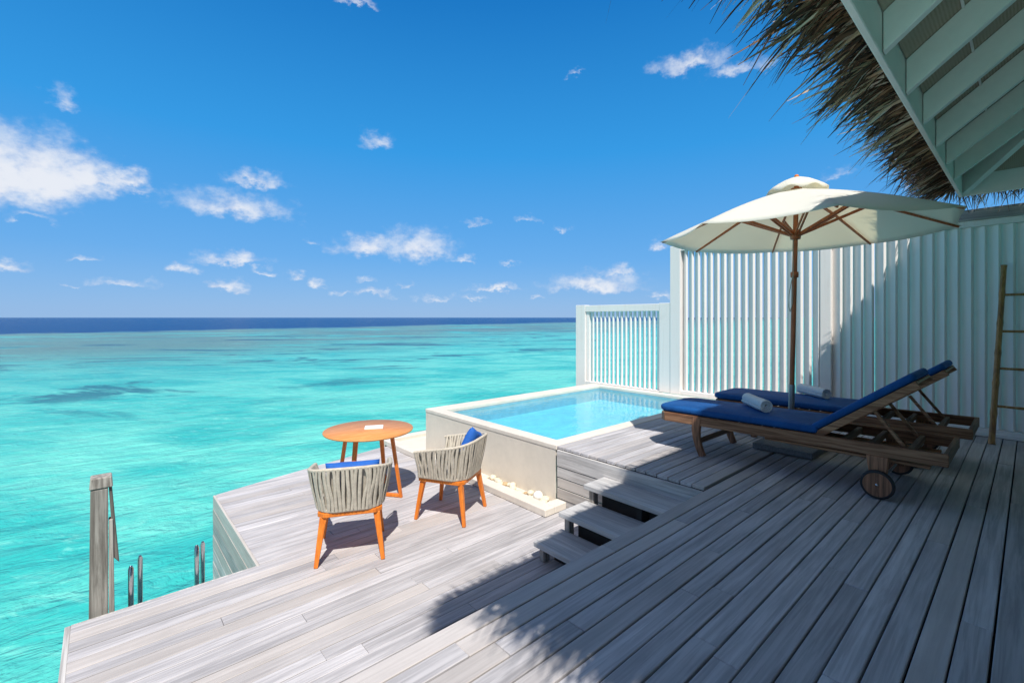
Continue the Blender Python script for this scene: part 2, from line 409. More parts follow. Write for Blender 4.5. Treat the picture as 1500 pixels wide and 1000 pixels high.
# ------------------------------------------------------------------ mesh helpers
class MB:
    """Collects simple shapes and links them as one mesh object."""
    def __init__(s): s.v = []; s.f = []; s.smooth = []
    def add(s, vs, fs, smooth=False):
        o = len(s.v); s.v += [tuple(p) for p in vs]
        s.f += [tuple(i + o for i in f) for f in fs]; s.smooth += [smooth] * len(fs)
    def box(s, x0, x1, y0, y1, z0, z1):
        s.add([(x0, y0, z0), (x1, y0, z0), (x1, y1, z0), (x0, y1, z0), (x0, y0, z1), (x1, y0, z1), (x1, y1, z1), (x0, y1, z1)],
              [(0, 3, 2, 1), (4, 5, 6, 7), (0, 1, 5, 4), (1, 2, 6, 5), (2, 3, 7, 6), (3, 0, 4, 7)])
    def hexa(s, p):                           # eight corners: bottom four, top four
        s.add(p, [(0, 3, 2, 1), (4, 5, 6, 7), (0, 1, 5, 4), (1, 2, 6, 5), (2, 3, 7, 6), (3, 0, 4, 7)])
    def prism(s, poly, z0, z1):
        n = len(poly)
        s.add([(x, y, z0) for x, y in poly] + [(x, y, z1) for x, y in poly],
              [tuple(range(n - 1, -1, -1)), tuple(range(n, 2 * n))] + [(i, (i + 1) % n, n + (i + 1) % n, n + i) for i in range(n)])
    def bar(s, a, b, w, h, up=(0, 0, 1), w2=None, h2=None):
        a, b = Vector(a), Vector(b); d = (b - a).normalized()
        sd = d.cross(Vector(up))
        if sd.length < 1e-4: sd = d.cross(Vector((0, 1, 0)))
        sd.normalize(); u = sd.cross(d)
        w2 = w if w2 is None else w2; h2 = h if h2 is None else h2
        P = []
        for c, ww, hh in ((a, w, h), (b, w2, h2)):
            for i, j in ((-1, -1), (1, -1), (1, 1), (-1, 1)): P.append(c + sd * ww / 2 * i + u * hh / 2 * j)
        s.add(P, [(0, 1, 2, 3), (7, 6, 5, 4), (0, 4, 5, 1), (1, 5, 6, 2), (2, 6, 7, 3), (3, 7, 4, 0)])
    def sweep(s, pts, prof, up=(0, 0, 1), caps=True, closed=False, smooth=True):
        """prof(k) gives the cross section [(side, up)] at point k."""
        pts = [Vector(p) for p in pts]; n = len(pts); rings = []
        last = None
        for k, p in enumerate(pts):
            if closed: d = pts[(k + 1) % n] - pts[k - 1]
            else: d = pts[min(k + 1, n - 1)] - pts[max(k - 1, 0)]
            d.normalize()
            sd = d.cross(Vector(up))
            if sd.length < 1e-3: sd = last if last is not None else d.cross(Vector((0, 1, 0)))
            sd = sd.normalized(); last = sd; u = sd.cross(d)
            rings.append([p + sd * x + u * y for x, y in prof(k)])
        m = len(rings[0]); V = [q for r in rings for q in r]; F = []
        for k in range(n if closed else n - 1):
            k2 = (k + 1) % n
            for i in range(m):
                j = (i + 1) % m
                F.append((k * m + i, k * m + j, k2 * m + j, k2 * m + i))
        s.add(V, F, smooth)
        if caps and not closed:
            s.add(rings[0], [tuple(range(m - 1, -1, -1))]); s.add(rings[-1], [tuple(range(m))])
    def tube(s, pts, r, seg=10, **kw):
        rr = r if callable(r) else (lambda k: r)
        s.sweep(pts, lambda k: [(rr(k) * math.cos(2 * math.pi * i / seg), rr(k) * math.sin(2 * math.pi * i / seg)) for i in range(seg)], **kw)
    def lathe(s, prof, seg=24, c=(0, 0, 0), axis='z', smooth=True):
        V = []; n = len(prof)
        for i in range(seg):
            a = 2 * math.pi * i / seg
            for r, h in prof:
                x, y = r * math.cos(a), r * math.sin(a)
                q = (x, y, h) if axis == 'z' else ((h, x, y) if axis == 'x' else (x, h, y))
                V.append((c[0] + q[0], c[1] + q[1], c[2] + q[2]))
        F = []
        for i in range(seg):
            j = (i + 1) % seg
            for k in range(n - 1): F.append((i * n + k, j * n + k, j * n + k + 1, i * n + k + 1))
        s.add(V, F, smooth)
    def build(s, name, material, parent=None, bevel=0.0, seg=1, subsurf=0, solid=0.0, recalc=True, loc=None):
        me = bpy.data.meshes.new(name); me.from_pydata(s.v, [], s.f)
        me.polygons.foreach_set('use_smooth', s.smooth)
        if recalc:
            import bmesh
            bm = bmesh.new(); bm.from_mesh(me); bmesh.ops.recalc_face_normals(bm, faces=bm.faces); bm.to_mesh(me); bm.free()
        me.materials.append(material)
        o = bpy.data.objects.new(name, me); COL.objects.link(o)
        if parent is not None: o.parent = parent
        if loc is not None: o.location = loc
        if solid:
            md = o.modifiers.new('thickness', 'SOLIDIFY'); md.thickness = solid; md.offset = 0
        if bevel:
            md = o.modifiers.new('edges', 'BEVEL'); md.width = bevel; md.segments = seg; md.limit_method = 'ANGLE'; md.angle_limit = R(40)
            md.harden_normals = False
        if subsurf:
            md = o.modifiers.new('smooth', 'SUBSURF'); md.levels = subsurf; md.render_levels = subsurf
        return o

def tag(o, label=None, cat=None, group=None, kind=None):
    if label: o['label'] = label
    if cat: o['category'] = cat
    if group: o['group'] = group
    if kind: o['kind'] = kind
    return o
def thing(name, label, cat, loc=(0, 0, 0), rz=0, group=None):
    o = bpy.data.objects.new(name, None); COL.objects.link(o)
    o.empty_display_size = 0.2
    o.location = loc; o.rotation_euler = (0, 0, rz)
    return tag(o, label, cat, group)
def copy_tree(o, parent=None):
    c = o.copy(); COL.objects.link(c)
    if parent is not None: c.parent = parent
    for ch in list(o.children): copy_tree(ch, c)
    return c

# ------------------------------------------------------------------ setting: sea and decks
SEA_Z = -1.95
LOW = -0.62
b = MB()
xs = [-30000, -3000, -300, -30, 30, 300, 3000, 30000]
n = len(xs)
b.add([(x, y, 0) for y in xs for x in xs],
      [(j * n + i, j * n + i + 1, (j + 1) * n + i + 1, (j + 1) * n + i) for j in range(n - 1) for i in range(n - 1)])
sea = b.build('sea', M['sea'], recalc=False, loc=(0, 0, SEA_Z)); tag(sea, kind='structure')
sea.location = (0, 0, SEA_Z)

PITCH, GAP = 0.1065, 0.0085
def planks(b, x0, x1, y0, y1, ztop, thick=0.028, gap=GAP):
    """Boards along x laid side by side from y1 down to y0; x0/x1 may be functions of y."""
    y = y1
    while y > y0 + 0.02:
        wdt = min(PITCH - gap, y - y0)
        xa = x0(y - wdt / 2) if callable(x0) else x0
        xb = x1(y - wdt / 2) if callable(x1) else x1
        x = xa; first = True
        while x < xb - 0.01:
            L = random.uniform(0.5, 2.6) if first else random.uniform(1.5, 3.4)
            e = x + L
            if xb - e < 0.5: e = xb
            dz = random.uniform(-0.0022, 0.0012); j = random.uniform(-0.0012, 0.0012)
            ya, yb = y - wdt + j, y + j; e2 = e - (0.002 if e < xb else 0)
            l0, l1 = (x0(ya), x0(yb)) if (first and callable(x0)) else (x, x)
            if l1 < e2 - 0.01:
                b.hexa([(l0, ya, ztop - thick + dz), (e2, ya, ztop - thick + dz), (e2, yb, ztop - thick + dz), (l1, yb, ztop - thick + dz),
                        (l0, ya, ztop + dz), (e2, ya, ztop + dz), (e2, yb, ztop + dz), (l1, yb, ztop + dz)])
            x = e; first = False
        y -= PITCH

E1, U1 = 1.70, 3.58                          # the step edge along the boards, and the riser line by the pool
b = MB()
planks(b, -2.2, 7.66, -2.3, E1, 0)
planks(b, U1, 7.66, E1 + 0.004, 3.32, 0)
up = b.build('upper_deck', M['deck'], bevel=0.003); tag(up, kind='structure')
b = MB()
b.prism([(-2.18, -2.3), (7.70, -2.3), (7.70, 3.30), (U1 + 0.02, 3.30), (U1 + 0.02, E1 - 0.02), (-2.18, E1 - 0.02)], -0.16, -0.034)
o = b.build('upper_deck_shade_sheet', M['dark_shade']); tag(o, kind='structure')  # solid dark sheet below the boards, stands in for shade in the gaps

# riser boards of the upper deck
b = MB()
b.box(U1 - 0.024, U1, E1 + 0.004, 3.30, -0.20, -0.032)
for k, z in enumerate((-0.31, -0.42, -0.53, -0.615)):
    b.box(U1 - 0.020 + 0.004 * (k % 2), U1, E1 + 0.004, 3.30, z, z + 0.102 if k < 3 else z + 0.08)
o = b.build('deck_riser', M['deck_y'], bevel=0.003); tag(o, kind='structure')
b = MB()
for k in range(5):
    b.box(-2.2, U1, E1, E1 + 0.022, -0.032 - 0.117 * (k + 1) + 0.006, -0.032 - 0.117 * k)
o = b.build('deck_edge_boards', M['deck'], bevel=0.002); tag(o, kind='structure')

# lower deck with the table platform
LB, LL, PL = 4.08, -0.15, 0.94               # back edge, left end, platform left edge
def plat_back(x): return 6.04 + (x - 0.94) * 0.235
b = MB()
planks(b, LL, 3.56, E1 + 0.03, LB, LOW, gap=0.005)
yy = LB
def plat_x0(y): return PL if y < 6.0 else max(PL, PL + (y - 6.04) / 0.235)
planks(b, plat_x0, 3.56, LB + 0.004, 6.66, LOW, gap=0.005)
low = b.build('lower_deck', M['deck'], bevel=0.003); tag(low, kind='structure')
b = MB()
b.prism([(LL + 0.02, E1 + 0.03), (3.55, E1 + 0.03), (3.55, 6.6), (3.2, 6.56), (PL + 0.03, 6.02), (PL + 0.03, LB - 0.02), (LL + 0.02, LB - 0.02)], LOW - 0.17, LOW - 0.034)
o = b.build('lower_deck_shade_sheet', M['dark_shade']); tag(o, kind='structure')  # same dark sheet for the lower deck, its gaps made to look shaded
# edge boards round the lower deck
b = MB()
b.box(LL - 0.03, LL, E1, LB + 0.02, LOW - 0.16, LOW - 0.006)
b.box(LL, PL - 0.022, LB, LB + 0.022, LOW - 0.18, LOW - 0.004)
for k in range(7):
    z1 = LOW - 0.002 - k * 0.145
    b.box(PL - 0.022 - 0.002 * (k % 2), PL, LB - 0.02, 6.03, z1 - 0.139, z1)
for k in range(7):
    z1 = LOW - 0.03 - k * 0.145
    b.hexa([(PL, 6.04, z1 - 0.139), (3.3, 6.60, z1 - 0.139), (3.3, 6.62, z1 - 0.139), (PL, 6.06, z1 - 0.139),
            (PL, 6.04, z1), (3.3, 6.60, z1), (3.3, 6.62, z1), (PL, 6.06, z1)])
o = b.build('lower_deck_skirt', M['deck_y'], bevel=0.003); tag(o, kind='structure')
# piles that carry the decks
for k, (x, y) in enumerate(((0.1, 3.8), (1.15, 5.7), (3.2, 6.2), (1.9, 4.0), (7.2, 3.2), (7.2, 0.5))):
    b = MB(); b.tube([(0, 0, -2.2), (0, 0, 0)], 0.09, 14)
    o = b.build('deck_pile', M['deck_z'], loc=(x, y, LOW - 0.17 if x < 3.5 else -0.16))
    tag(o, 'round timber pile carrying the deck above the water', 'pile', 'piles under the deck')

# ------------------------------------------------------------------ steps
st = thing('wooden_steps', 'three open grey timber steps leading up from the lower deck', 'steps', (2.62, 2.2, LOW))
def loc(x, y, z): return (x - 2.62, y - 2.2, z - LOW)
for k, (x, z) in enumerate(((2.62, -0.465), (2.92, -0.31), (3.25, -0.155))):
    x1 = (2.62, 2.92, 3.25, U1 - 0.026)[k + 1] + 0.02 if k < 2 else U1 - 0.026
    b = MB(); p, q = loc(x, E1 + 0.026, z), loc(x1 + (0.02 if k < 2 else 0), 2.69, z)
    b.box(p[0], q[0], p[1], q[1], p[2] - 0.042, p[2])
    b.build('tread', M['step'], st, bevel=0.006, seg=2)
    b = MB(); p, q = loc(x + 0.035, 2.60, LOW + 0.001), loc(x + 0.10, 2.655, z - 0.042)
    b.box(p[0], q[0], p[1], q[1], p[2], q[2])
    b.build('leg', M['deck_z'], st, bevel=0.004)
    b = MB(); p, q = loc(x + 0.035, E1 + 0.10, LOW + 0.001), loc(x + 0.10, E1 + 0.155, z - 0.042)
    b.box(p[0], q[0], p[1], q[1], p[2], q[2])
    b.build('leg', M['deck_z'], st, bevel=0.004)
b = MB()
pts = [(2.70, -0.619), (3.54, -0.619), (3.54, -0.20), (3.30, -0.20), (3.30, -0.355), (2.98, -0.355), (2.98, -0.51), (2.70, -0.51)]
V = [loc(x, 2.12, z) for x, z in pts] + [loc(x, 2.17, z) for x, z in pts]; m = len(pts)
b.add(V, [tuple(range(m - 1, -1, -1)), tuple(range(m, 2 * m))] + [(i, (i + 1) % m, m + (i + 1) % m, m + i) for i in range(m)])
b.build('stringer', M['dark_shade'], st)
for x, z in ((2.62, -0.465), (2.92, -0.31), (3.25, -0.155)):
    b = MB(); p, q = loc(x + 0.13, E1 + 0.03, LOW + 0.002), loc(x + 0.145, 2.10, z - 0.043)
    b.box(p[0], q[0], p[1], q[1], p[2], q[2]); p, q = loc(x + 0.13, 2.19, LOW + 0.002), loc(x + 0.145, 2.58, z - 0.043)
    b.box(p[0], q[0], p[1], q[1], p[2], q[2]); b.build('shade_board', M['dark_shade'], st)  # dark panels added so the step openings look deeply shaded

# ------------------------------------------------------------------ plunge pool and pebble trough
PX0, PX1, PY0, PY1 = 3.58, 7.50, 3.34, 5.95
pool = thing('plunge_pool', 'raised cream stone plunge pool filled with clear blue water', 'pool', (5.5, 4.6, LOW))
px, py, pz = -5.5, -4.6, -LOW
def pb(b, x0, x1, y0, y1, z0, z1): b.box(x0 + px, x1 + px, y0 + py, y1 + py, z0 + pz, z1 + pz)
CW, CF, CN, CE = 0.16, 0.26, 0.13, 0.14      # coping widths: front, seaward, house side, fence side
b = MB()
pb(b, PX0, PX0 + CW, PY0, PY1, -1.15, -0.045)
pb(b, PX0 + CW, PX1, PY1 - CF, PY1, -1.15, -0.045)
pb(b, PX0 + CW, PX1, PY0, PY0 + CN, -1.15, -0.045)
pb(b, PX1 - CE, PX1, PY0 + CN, PY1 - CF, -1.15, -0.045)
b.build('wall', M['plaster'], pool)
b = MB()
pb(b, PX0 - 0.006, PX0 + CW + 0.008, PY0 - 0.02, PY1 + 0.006, -0.045, 0.006)
pb(b, PX0 + CW + 0.008, PX1, PY1 - CF - 0.008, PY1 + 0.006, -0.045, 0.006)
pb(b, PX0 + CW + 0.008, PX1, PY0 - 0.02, PY0 + CN + 0.008, -0.045, 0.006)
pb(b, PX1 - CE - 0.008, PX1, PY0 + CN + 0.008, PY1 - CF - 0.008, -0.045, 0.006)
b.build('coping', M['stone'], pool, bevel=0.008, seg=2)
b = MB()
FL = -0.27
ix0, ix1, iy0, iy1 = PX0 + CW, PX1 - CE, PY0 + CN, PY1 - CF
pb(b, ix0, ix1, iy0, iy1, FL - 0.05, FL)
b.build('basin_floor', M['tiles'], pool)
b = MB()
pb(b, ix0, ix1, iy1 - 0.012, iy1, FL, -0.046); pb(b, ix0, ix1, iy0, iy0 + 0.012, FL, -0.046)
pb(b, ix0, ix0 + 0.012, iy0 + 0.012, iy1 - 0.012, FL, -0.046); pb(b, ix1 - 0.012, ix1, iy0 + 0.012, iy1 - 0.012, FL, -0.046)
b.build('basin_lining', M['liner'], pool)
b = MB(); z = -0.062 + pz
b.add([(ix0 + px, iy0 + py, z), (ix1 + px, iy0 + py, z), (ix1 + px, iy1 + py, z), (ix0 + px, iy1 + py, z)], [(0, 1, 2, 3)])
b.build('water', M['pool_water'], pool, recalc=False)

tr = thing('pebble_trough', 'low cream stone trough running round the foot of the pool', 'trough', (3.4, 4.6, LOW))
b = MB(); tx, ty, tz = -3.4, -4.6, 0
def tb(x0, x1, y0, y1, z0, z1): b.box(x0 + tx, x1 + tx, y0 + ty, y1 + ty, z0, z1)
tb(3.26, 3.40, 3.18, 6.64, 0.002, 0.075)
tb(3.40, 3.577, 3.18, 3.31, 0.002, 0.075)
tb(3.26, 7.3, 6.64, 6.78, -0.25, 0.075)
b.build('rim', M['stone'], tr, bevel=0.008, seg=2)
b = MB(); tb(3.40, 3.577, 3.31, 5.95, 0.002, 0.016); tb(3.40, 7.3, 5.96, 6.64, -0.25, 0.014)
b.build('bed', M['plaster'], tr)

def pebble_mesh(seed, sx, sy, sz):
    rnd = random.Random(seed); b = MB(); n, mseg = 9, 14; V = []; F = []
    ph = [rnd.uniform(0, 6.28) for _ in range(4)]
    for i in range(n + 1):
        th = math.pi * i / n
        for k in range(mseg):
            a = 2 * math.pi * k / mseg
            r = 1 + 0.08 * math.sin(2 * a + ph[0]) + 0.06 * math.sin(3 * a + ph[1]) * math.sin(th) + 0.06 * math.cos(2 * th + ph[2])
            V.append((sx * r * math.sin(th) * math.cos(a), sy * r * math.sin(th) * math.sin(a), sz * (1 + r * math.cos(th) * 0.98)))
    for i in range(n):
        for k in range(mseg):
            F.append((i * mseg + k, (i + 1) * mseg + k, (i + 1) * mseg + (k + 1) % mseg, i * mseg + (k + 1) % mseg))
    b.add(V, F, True); return b
rp = random.Random(5)
y = 3.40; k = 0
while y < 5.3:
    s = rp.uniform(0.018, 0.040)
    o = pebble_mesh(k, s * rp.uniform(1.0, 1.4), s * rp.uniform(1.0, 1.5), s * rp.uniform(0.6, 0.9)).build(
        'pebble', M['pebble'] if rp.random() < 0.8 else M['pebble_tan'], loc=(3.54 - rp.random() ** 2 * 0.10, y, LOW + 0.014))
    o.rotation_euler = (0, 0, rp.uniform(0, 6.28))
    tag(o, 'small cream or tan pebble lying in the trough against the pool wall', 'pebble', 'pebbles in the trough')
    y += rp.uniform(0.025, 0.075); k += 1
o = pebble_mesh(99, 0.052, 0.05, 0.047).build('white_ball', M['paper'], loc=(3.50, 3.52, LOW + 0.014))
tag(o, 'round white stone, largest of all, in the near end of the trough', 'stone')

# ------------------------------------------------------------------ louvred fences
FU = 7.60
rl = random.Random(31)
def louvres(b, y0, y1, z0, z1, pitch, x, w=0.108, th=0.042, ang=48):
    n = int(round((y1 - y0) / pitch)); c, s = math.cos(R(ang)), math.sin(R(ang))
    for k in range(n):
        y = y0 + (k + 0.5) * (y1 - y0) / n + rl.uniform(-0.002, 0.002)
        aj = R(ang + rl.gauss(0, 1.3)); c, s = math.cos(aj), math.sin(aj)
        P = []
        for i, j in ((-1, -1), (1, -1), (1, 1), (-1, 1)):
            P.append((x + c * w / 2 * i - s * th / 2 * j, y + s * w / 2 * i + c * th / 2 * j))
        b.prism(P, z0, z1)
fe = thing('louvred_fence', 'tall white louvred timber fence behind the sun loungers', 'fence', (FU, 1.2, 0))
def fb(name, x0, x1, y0, y1, z0, z1, m='white_paint', bev=0.005):
    b = MB(); b.box(x0 - FU, x1 - FU, y0 - 1.2, y1 - 1.2, z0, z1); return b.build(name, M[m], fe, bevel=bev)
TOP = 2.60
fb('post', FU - 0.09, FU + 0.07, 4.06, 4.25, 0.006, TOP)
fb('post', FU - 0.06, FU + 0.06, 1.845, 1.975, 0.09, TOP - 0.09)
fb('post', FU - 0.06, FU + 0.06, -1.9, -1.77, 0.09, TOP - 0.19)
fb('top_rail', FU - 0.075, FU + 0.06, 0.9, 4.058, TOP - 0.09, TOP - 0.004)
fb('top_rail', FU - 0.07, FU + 0.06, -2.2, 0.898, TOP - 0.20, TOP - 0.13)
fb('bottom_rail', FU - 0.085, FU + 0.06, -2.2, 4.058, 0.004, 0.085)
fb('skirting', FU - 0.125, FU - 0.087, -2.2, 3.28, 0.004, 0.05)
b = MB(); b.hexa([(-0.12, -3.4, TOP - 0.128), (0.12, -3.4, TOP - 0.128), (0.12, -0.31, TOP - 0.128), (-0.12, -0.31, TOP - 0.128),
                  (-0.07, -3.4, TOP + 0.02), (0.09, -3.4, TOP + 0.02), (0.09, -0.31, TOP + 0.0), (-0.07, -0.31, TOP + 0.0)])
cp = b.build('capping', M['deck_y'], fe, bevel=0.012, seg=2); cp['label'] = 'weathered grey timber capping'
for y0, y1, z1 in ((1.977, 4.058, TOP - 0.092), (-1.768, 1.843, TOP - 0.192)):
    b = MB()
    if z1 > 2.5: louvres(b, y0 - 1.2, y1 - 1.2, 0.087, z1, 0.1115, 0, 0.116, 0.043, 49)
    else: louvres(b, y0 - 1.2, 0.9 - 1.2, 0.087, TOP - 0.202, 0.1115, 0, 0.128, 0.042, 56); louvres(b, 0.9 - 1.2, y1 - 1.2, 0.087, TOP - 0.092, 0.1115, 0, 0.128, 0.042, 56)
    b.build('louvre_panel', M['white_paint'], fe, bevel=0.004)

sc_ = thing('privacy_screen', 'low white louvred screen at the far end of the pool', 'fence', (FU, 5.3, 0))
def sb(name, x0, x1, y0, y1, z0, z1, bev=0.005):
    b = MB(); b.box(x0 - FU, x1 - FU, y0 - 5.3, y1 - 5.3, z0, z1); return b.build(name, M['white_paint'], sc_, bevel=bev)
ST = 1.61
sb('post', FU - 0.08, FU + 0.07, 6.18, 6.43, -0.6, ST)
sb('post', FU - 0.08, FU + 0.07, 4.253, 4.47, 0.006, ST)
sb('top_rail', FU - 0.075, FU + 0.05, 4.472, 6.178, ST - 0.14, ST - 0.01)
sb('bottom_rail', FU - 0.075, FU + 0.05, 4.472, 6.178, -0.05, 0.03)
b = MB(); louvres(b, 4.472 - 5.3, 6.08 - 5.3, 0.032, ST - 0.142, 0.1, 0, 0.09, 0.034, 48)
b.build('louvre_panel', M['white_paint'], sc_, bevel=0.003)
sb('inner_post', FU - 0.05, FU + 0.04, 6.095, 6.176, 0.032, ST - 0.142)

# ------------------------------------------------------------------ villa: thatched roof, rafters, unseen added wall
EU0, EU1, EV0, EV1, EZ = 0.60, 6.95, 0.522, -8.0, 2.65
SL = 0.78
vi = thing('thatched_villa', 'villa with palm thatch eaves and pale painted rafters over the deck', 'villa', (4.0, -2.5, 0))
ox, oy = -4.0, 2.5
half = (EU1 - EU0) / 2
def fascia(b, x0, x1, y0, y1): b.box(x0 + ox, x1 + ox, y0 + oy, y1 + oy, EZ, EZ + 0.26)
for args in ((EU0, EU1, EV0 - 0.03, EV0), (EU1 - 0.03, EU1, EV1, EV0 - 0.032), (EU0, EU0 + 0.03, EV1, EV0 - 0.032)):
    b = MB(); fascia(b, *args); b.build('fascia', M['roof_paint'], vi, bevel=0.004)
RD = 0.155                                    # rafter depth
def rafter(x0, y0, dx, dy, run, th=0.05, z0=None):
    """A board on edge from the eave, rising as it runs inwards."""
    b = MB(); s = Vector((-dy, dx, 0)).normalized() * th / 2
    A = Vector((x0 + ox, y0 + oy, EZ + 0.012 if z0 is None else z0)); B = A + Vector((dx * run, dy * run, SL * run / (math.hypot(dx, dy) if False else 1)))
    up = Vector((0, 0, RD / math.cos(math.atan(SL))))
    b.hexa([A - s, B - s, B + s, A + s, A - s + up, B - s + up, B + s + up, A + s + up])
    b.build('rafter', M['roof_paint'], vi, bevel=0.003)
u = 6.07
while u > EU0 + 0.2:
    run = min(half, EU1 - u - 0.06, u - EU0 - 0.06)
    if run > 0.15: rafter(u, EV0 - 0.034, 0, -1, run - 0.03)
    u -= 0.632
v = EV0 - 0.83
while v > -4.5:
    run = min(half, EV0 - v - 0.06)
    rafter(EU1 - 0.034, v, -1, 0, run - 0.03); rafter(EU0 + 0.034, v, 1, 0, run - 0.03)
    v -= 0.632
for x, sx in ((EU1 - 0.04, -1), (EU0 + 0.04, 1)):
    b = MB(); A = Vector((x + ox, EV0 - 0.04 + oy, EZ + 0.012)); B = A + Vector((sx * (half - 0.06), -(half - 0.06), SL * (half - 0.06)))
    s = Vector((1, sx, 0)).normalized() * 0.032; up = Vector((0, 0, 0.25))
    b.hexa([A - s, B - s, B + s, A + s, A - s + up, B - s + up, B + s + up, A + s + up]); b.build('hip_rafter', M['roof_paint'], vi, bevel=0.003)
# ceiling sheet on the rafters and the thatch body above it
def hip(b, out, z, thick):
    """Three-slope hip shell; its eave line lies 'out' beyond the fascia."""
    x0, x1, y0, y1 = EU0 - out + ox, EU1 + out + ox, EV0 + out + oy, EV1 + oy
    h = (x1 - x0) / 2; zc = z + SL * h; xm = (x0 + x1) / 2
    P = [(x0, y0, z), (x1, y0, z), (x1, y1, z), (x0, y1, z), (xm, y0 - h, zc), (xm, y1, zc)]
    V = P + [(a, c, d + thick) for a, c, d in P]
    F = [(0, 1, 4), (1, 2, 5, 4), (0, 4, 5, 3)]
    V2 = F + [tuple(i + 6 for i in reversed(f)) for f in F] + [(1, 0, 6, 7), (2, 1, 7, 8), (0, 3, 9, 6), (2, 8, 11, 5), (5, 11, 9, 3)]
    b.add(V, V2)
b = MB(); hip(b, -0.034, EZ + 0.012 + RD / math.cos(math.atan(SL)) + 0.004, 0.012)
b.build('ceiling', M['mat_ceiling'], vi)
# pale battens across the mat ceiling
zc0 = EZ + 0.012 + RD / math.cos(math.atan(SL)) - 0.004
b = MB()
k = 0.24
while k < half - 0.2:
    z = zc0 + SL * k
    b.box(EU0 + k + ox, EU1 - k + ox, EV0 - 0.034 - k - 0.006 + oy, EV0 - 0.034 - k + 0.006 + oy, z - 0.004, z + 0.010)
    k += 0.235
b.build('ceiling_seams', M['roof_paint'], vi)
b = MB(); hip(b, 0.10, EZ + 0.205, 0.30)
b.build('thatch_layer', M['thatch_body'], vi)
# loose palm strands at the eaves
b = MB(); rs = random.Random(11)
def strand(p, d, L, wd, droop, lean):
    p = Vector(p); d = Vector(d).normalized()
    side = d.cross(Vector((0, 0, 1))).normalized()
    ro = rs.uniform(-1.5, 1.5); nrm = side.cross(d)
    sd = (side * math.cos(ro) + nrm * math.sin(ro)) * wd / 2
    V = []; n = 5; kx = rs.gauss(0, 0.05); kz = rs.gauss(0, 0.05)
    for i in range(n):
        f = i / (n - 1)
        q = p + d * (L * f) + Vector((0, 0, -droop * L * f * f)) + side * (lean * L * f * f) + (side * kx + nrm * kz) * L * math.sin(4.2 * f)
        k = (1.0, 1.0, 0.85, 0.6, 0.15)[i]
        V += [q - sd * k, q + sd * k]
    b.add(V, [(2 * i, 2 * i + 1, 2 * i + 3, 2 * i + 2) for i in range(n - 1)])
def eave_strands(count, fn, zlo=0.10, lmin=0.10, lmax=0.36, fall=0.2):
    for _ in range(count):
        p, out, tuft = fn()
        lay = rs.random()
        z = EZ + zlo + lay * (0.38 - zlo)
        L = rs.uniform(lmin, lmax) * (1.08 - 0.16 * lay) * tuft
        if rs.random() < 0.03: L *= 1.25
        back = rs.uniform(0.0, 0.05)
        o3 = Vector((out[0], out[1], 0)); tan = Vector((-out[1], out[0], 0))
        az = rs.gauss(0, 0.24)
        d = o3 * math.cos(az) + tan * math.sin(az) + Vector((0, 0, rs.gauss(-fall - 0.16 * lay, 0.15)))
        pp = Vector((p[0] + ox, p[1] + oy, z)) - o3 * back
        strand(pp, d, L, rs.uniform(0.008, 0.022), rs.uniform(0.0, 0.42), rs.gauss(0, 0.16))
TUFT = [(rs.uniform(EU0 - 0.1, EU1), rs.uniform(0.8, 1.28)) for _ in range(110)]
def front():
    if rs.random() < 0.6:
        c, k = rs.choice(TUFT); x = c + rs.gauss(0, 0.03)
    else: x = rs.uniform(EU0 - 0.1, EU1 - 0.02); k = rs.uniform(0.75, 0.95)
    return (min(x, EU1 - 0.02), EV0 + 0.06), (0, 1), k
def left_e(): return (EU0 - 0.06, rs.uniform(-4.0, EV0 + 0.1)), (-1, 0), 1.0
def right_e(): return (EU1 + 0.06, rs.uniform(-3.2, EV0 + 0.05)), (1, 0.1), 1.0
eave_strands(5200, front); eave_strands(3600, left_e)
eave_strands(5200, right_e, 0.24, 0.35, 0.60, 0.04)
for cx, cy, a0, a1, cnt in ((EU0 - 0.02, EV0 + 0.03, 90, 180, 800), (EU1 - 0.01, EV0 + 0.03, 15, 90, 420)):
    for _ in range(cnt):
        a = R(rs.uniform(a0, a1))
        eave_strands(1, lambda: ((cx, cy), (math.cos(a), math.sin(a)), 1.0), 0.16)
for x in (2.9, 5.9, 6.35):                   # a few strands that hang free
    strand((x + ox, EV0 + 0.32 + oy, EZ + 0.16), (0.15, 0.4, -0.8), 0.30, 0.012, 0.4, 0.1)
b.build('thatch_fringe', M['thatch'], vi, recalc=False)
# unseen villa wall with dark glazing, added behind the camera to cut ambient light
b = MB(); b.box(1.3 + ox, 6.3 + ox, -2.42 + oy, -2.30 + oy, 0.0, EZ + 0.6)
b.build('wall', M['old_teak_x'], vi)
b = MB(); b.box(1.9 + ox, 4.6 + ox, -2.298 + oy, -2.25 + oy, 0.02, 2.3)
dr = b.build('unseen_door', M['glass'], vi)
for x in (1.86, 3.22, 4.58):
    b = MB(); b.box(x + ox, x + 0.06 + ox, -2.296 + oy, -2.235 + oy, 0.004, 2.34); b.build('unseen_door_post', M['white_paint'], dr)

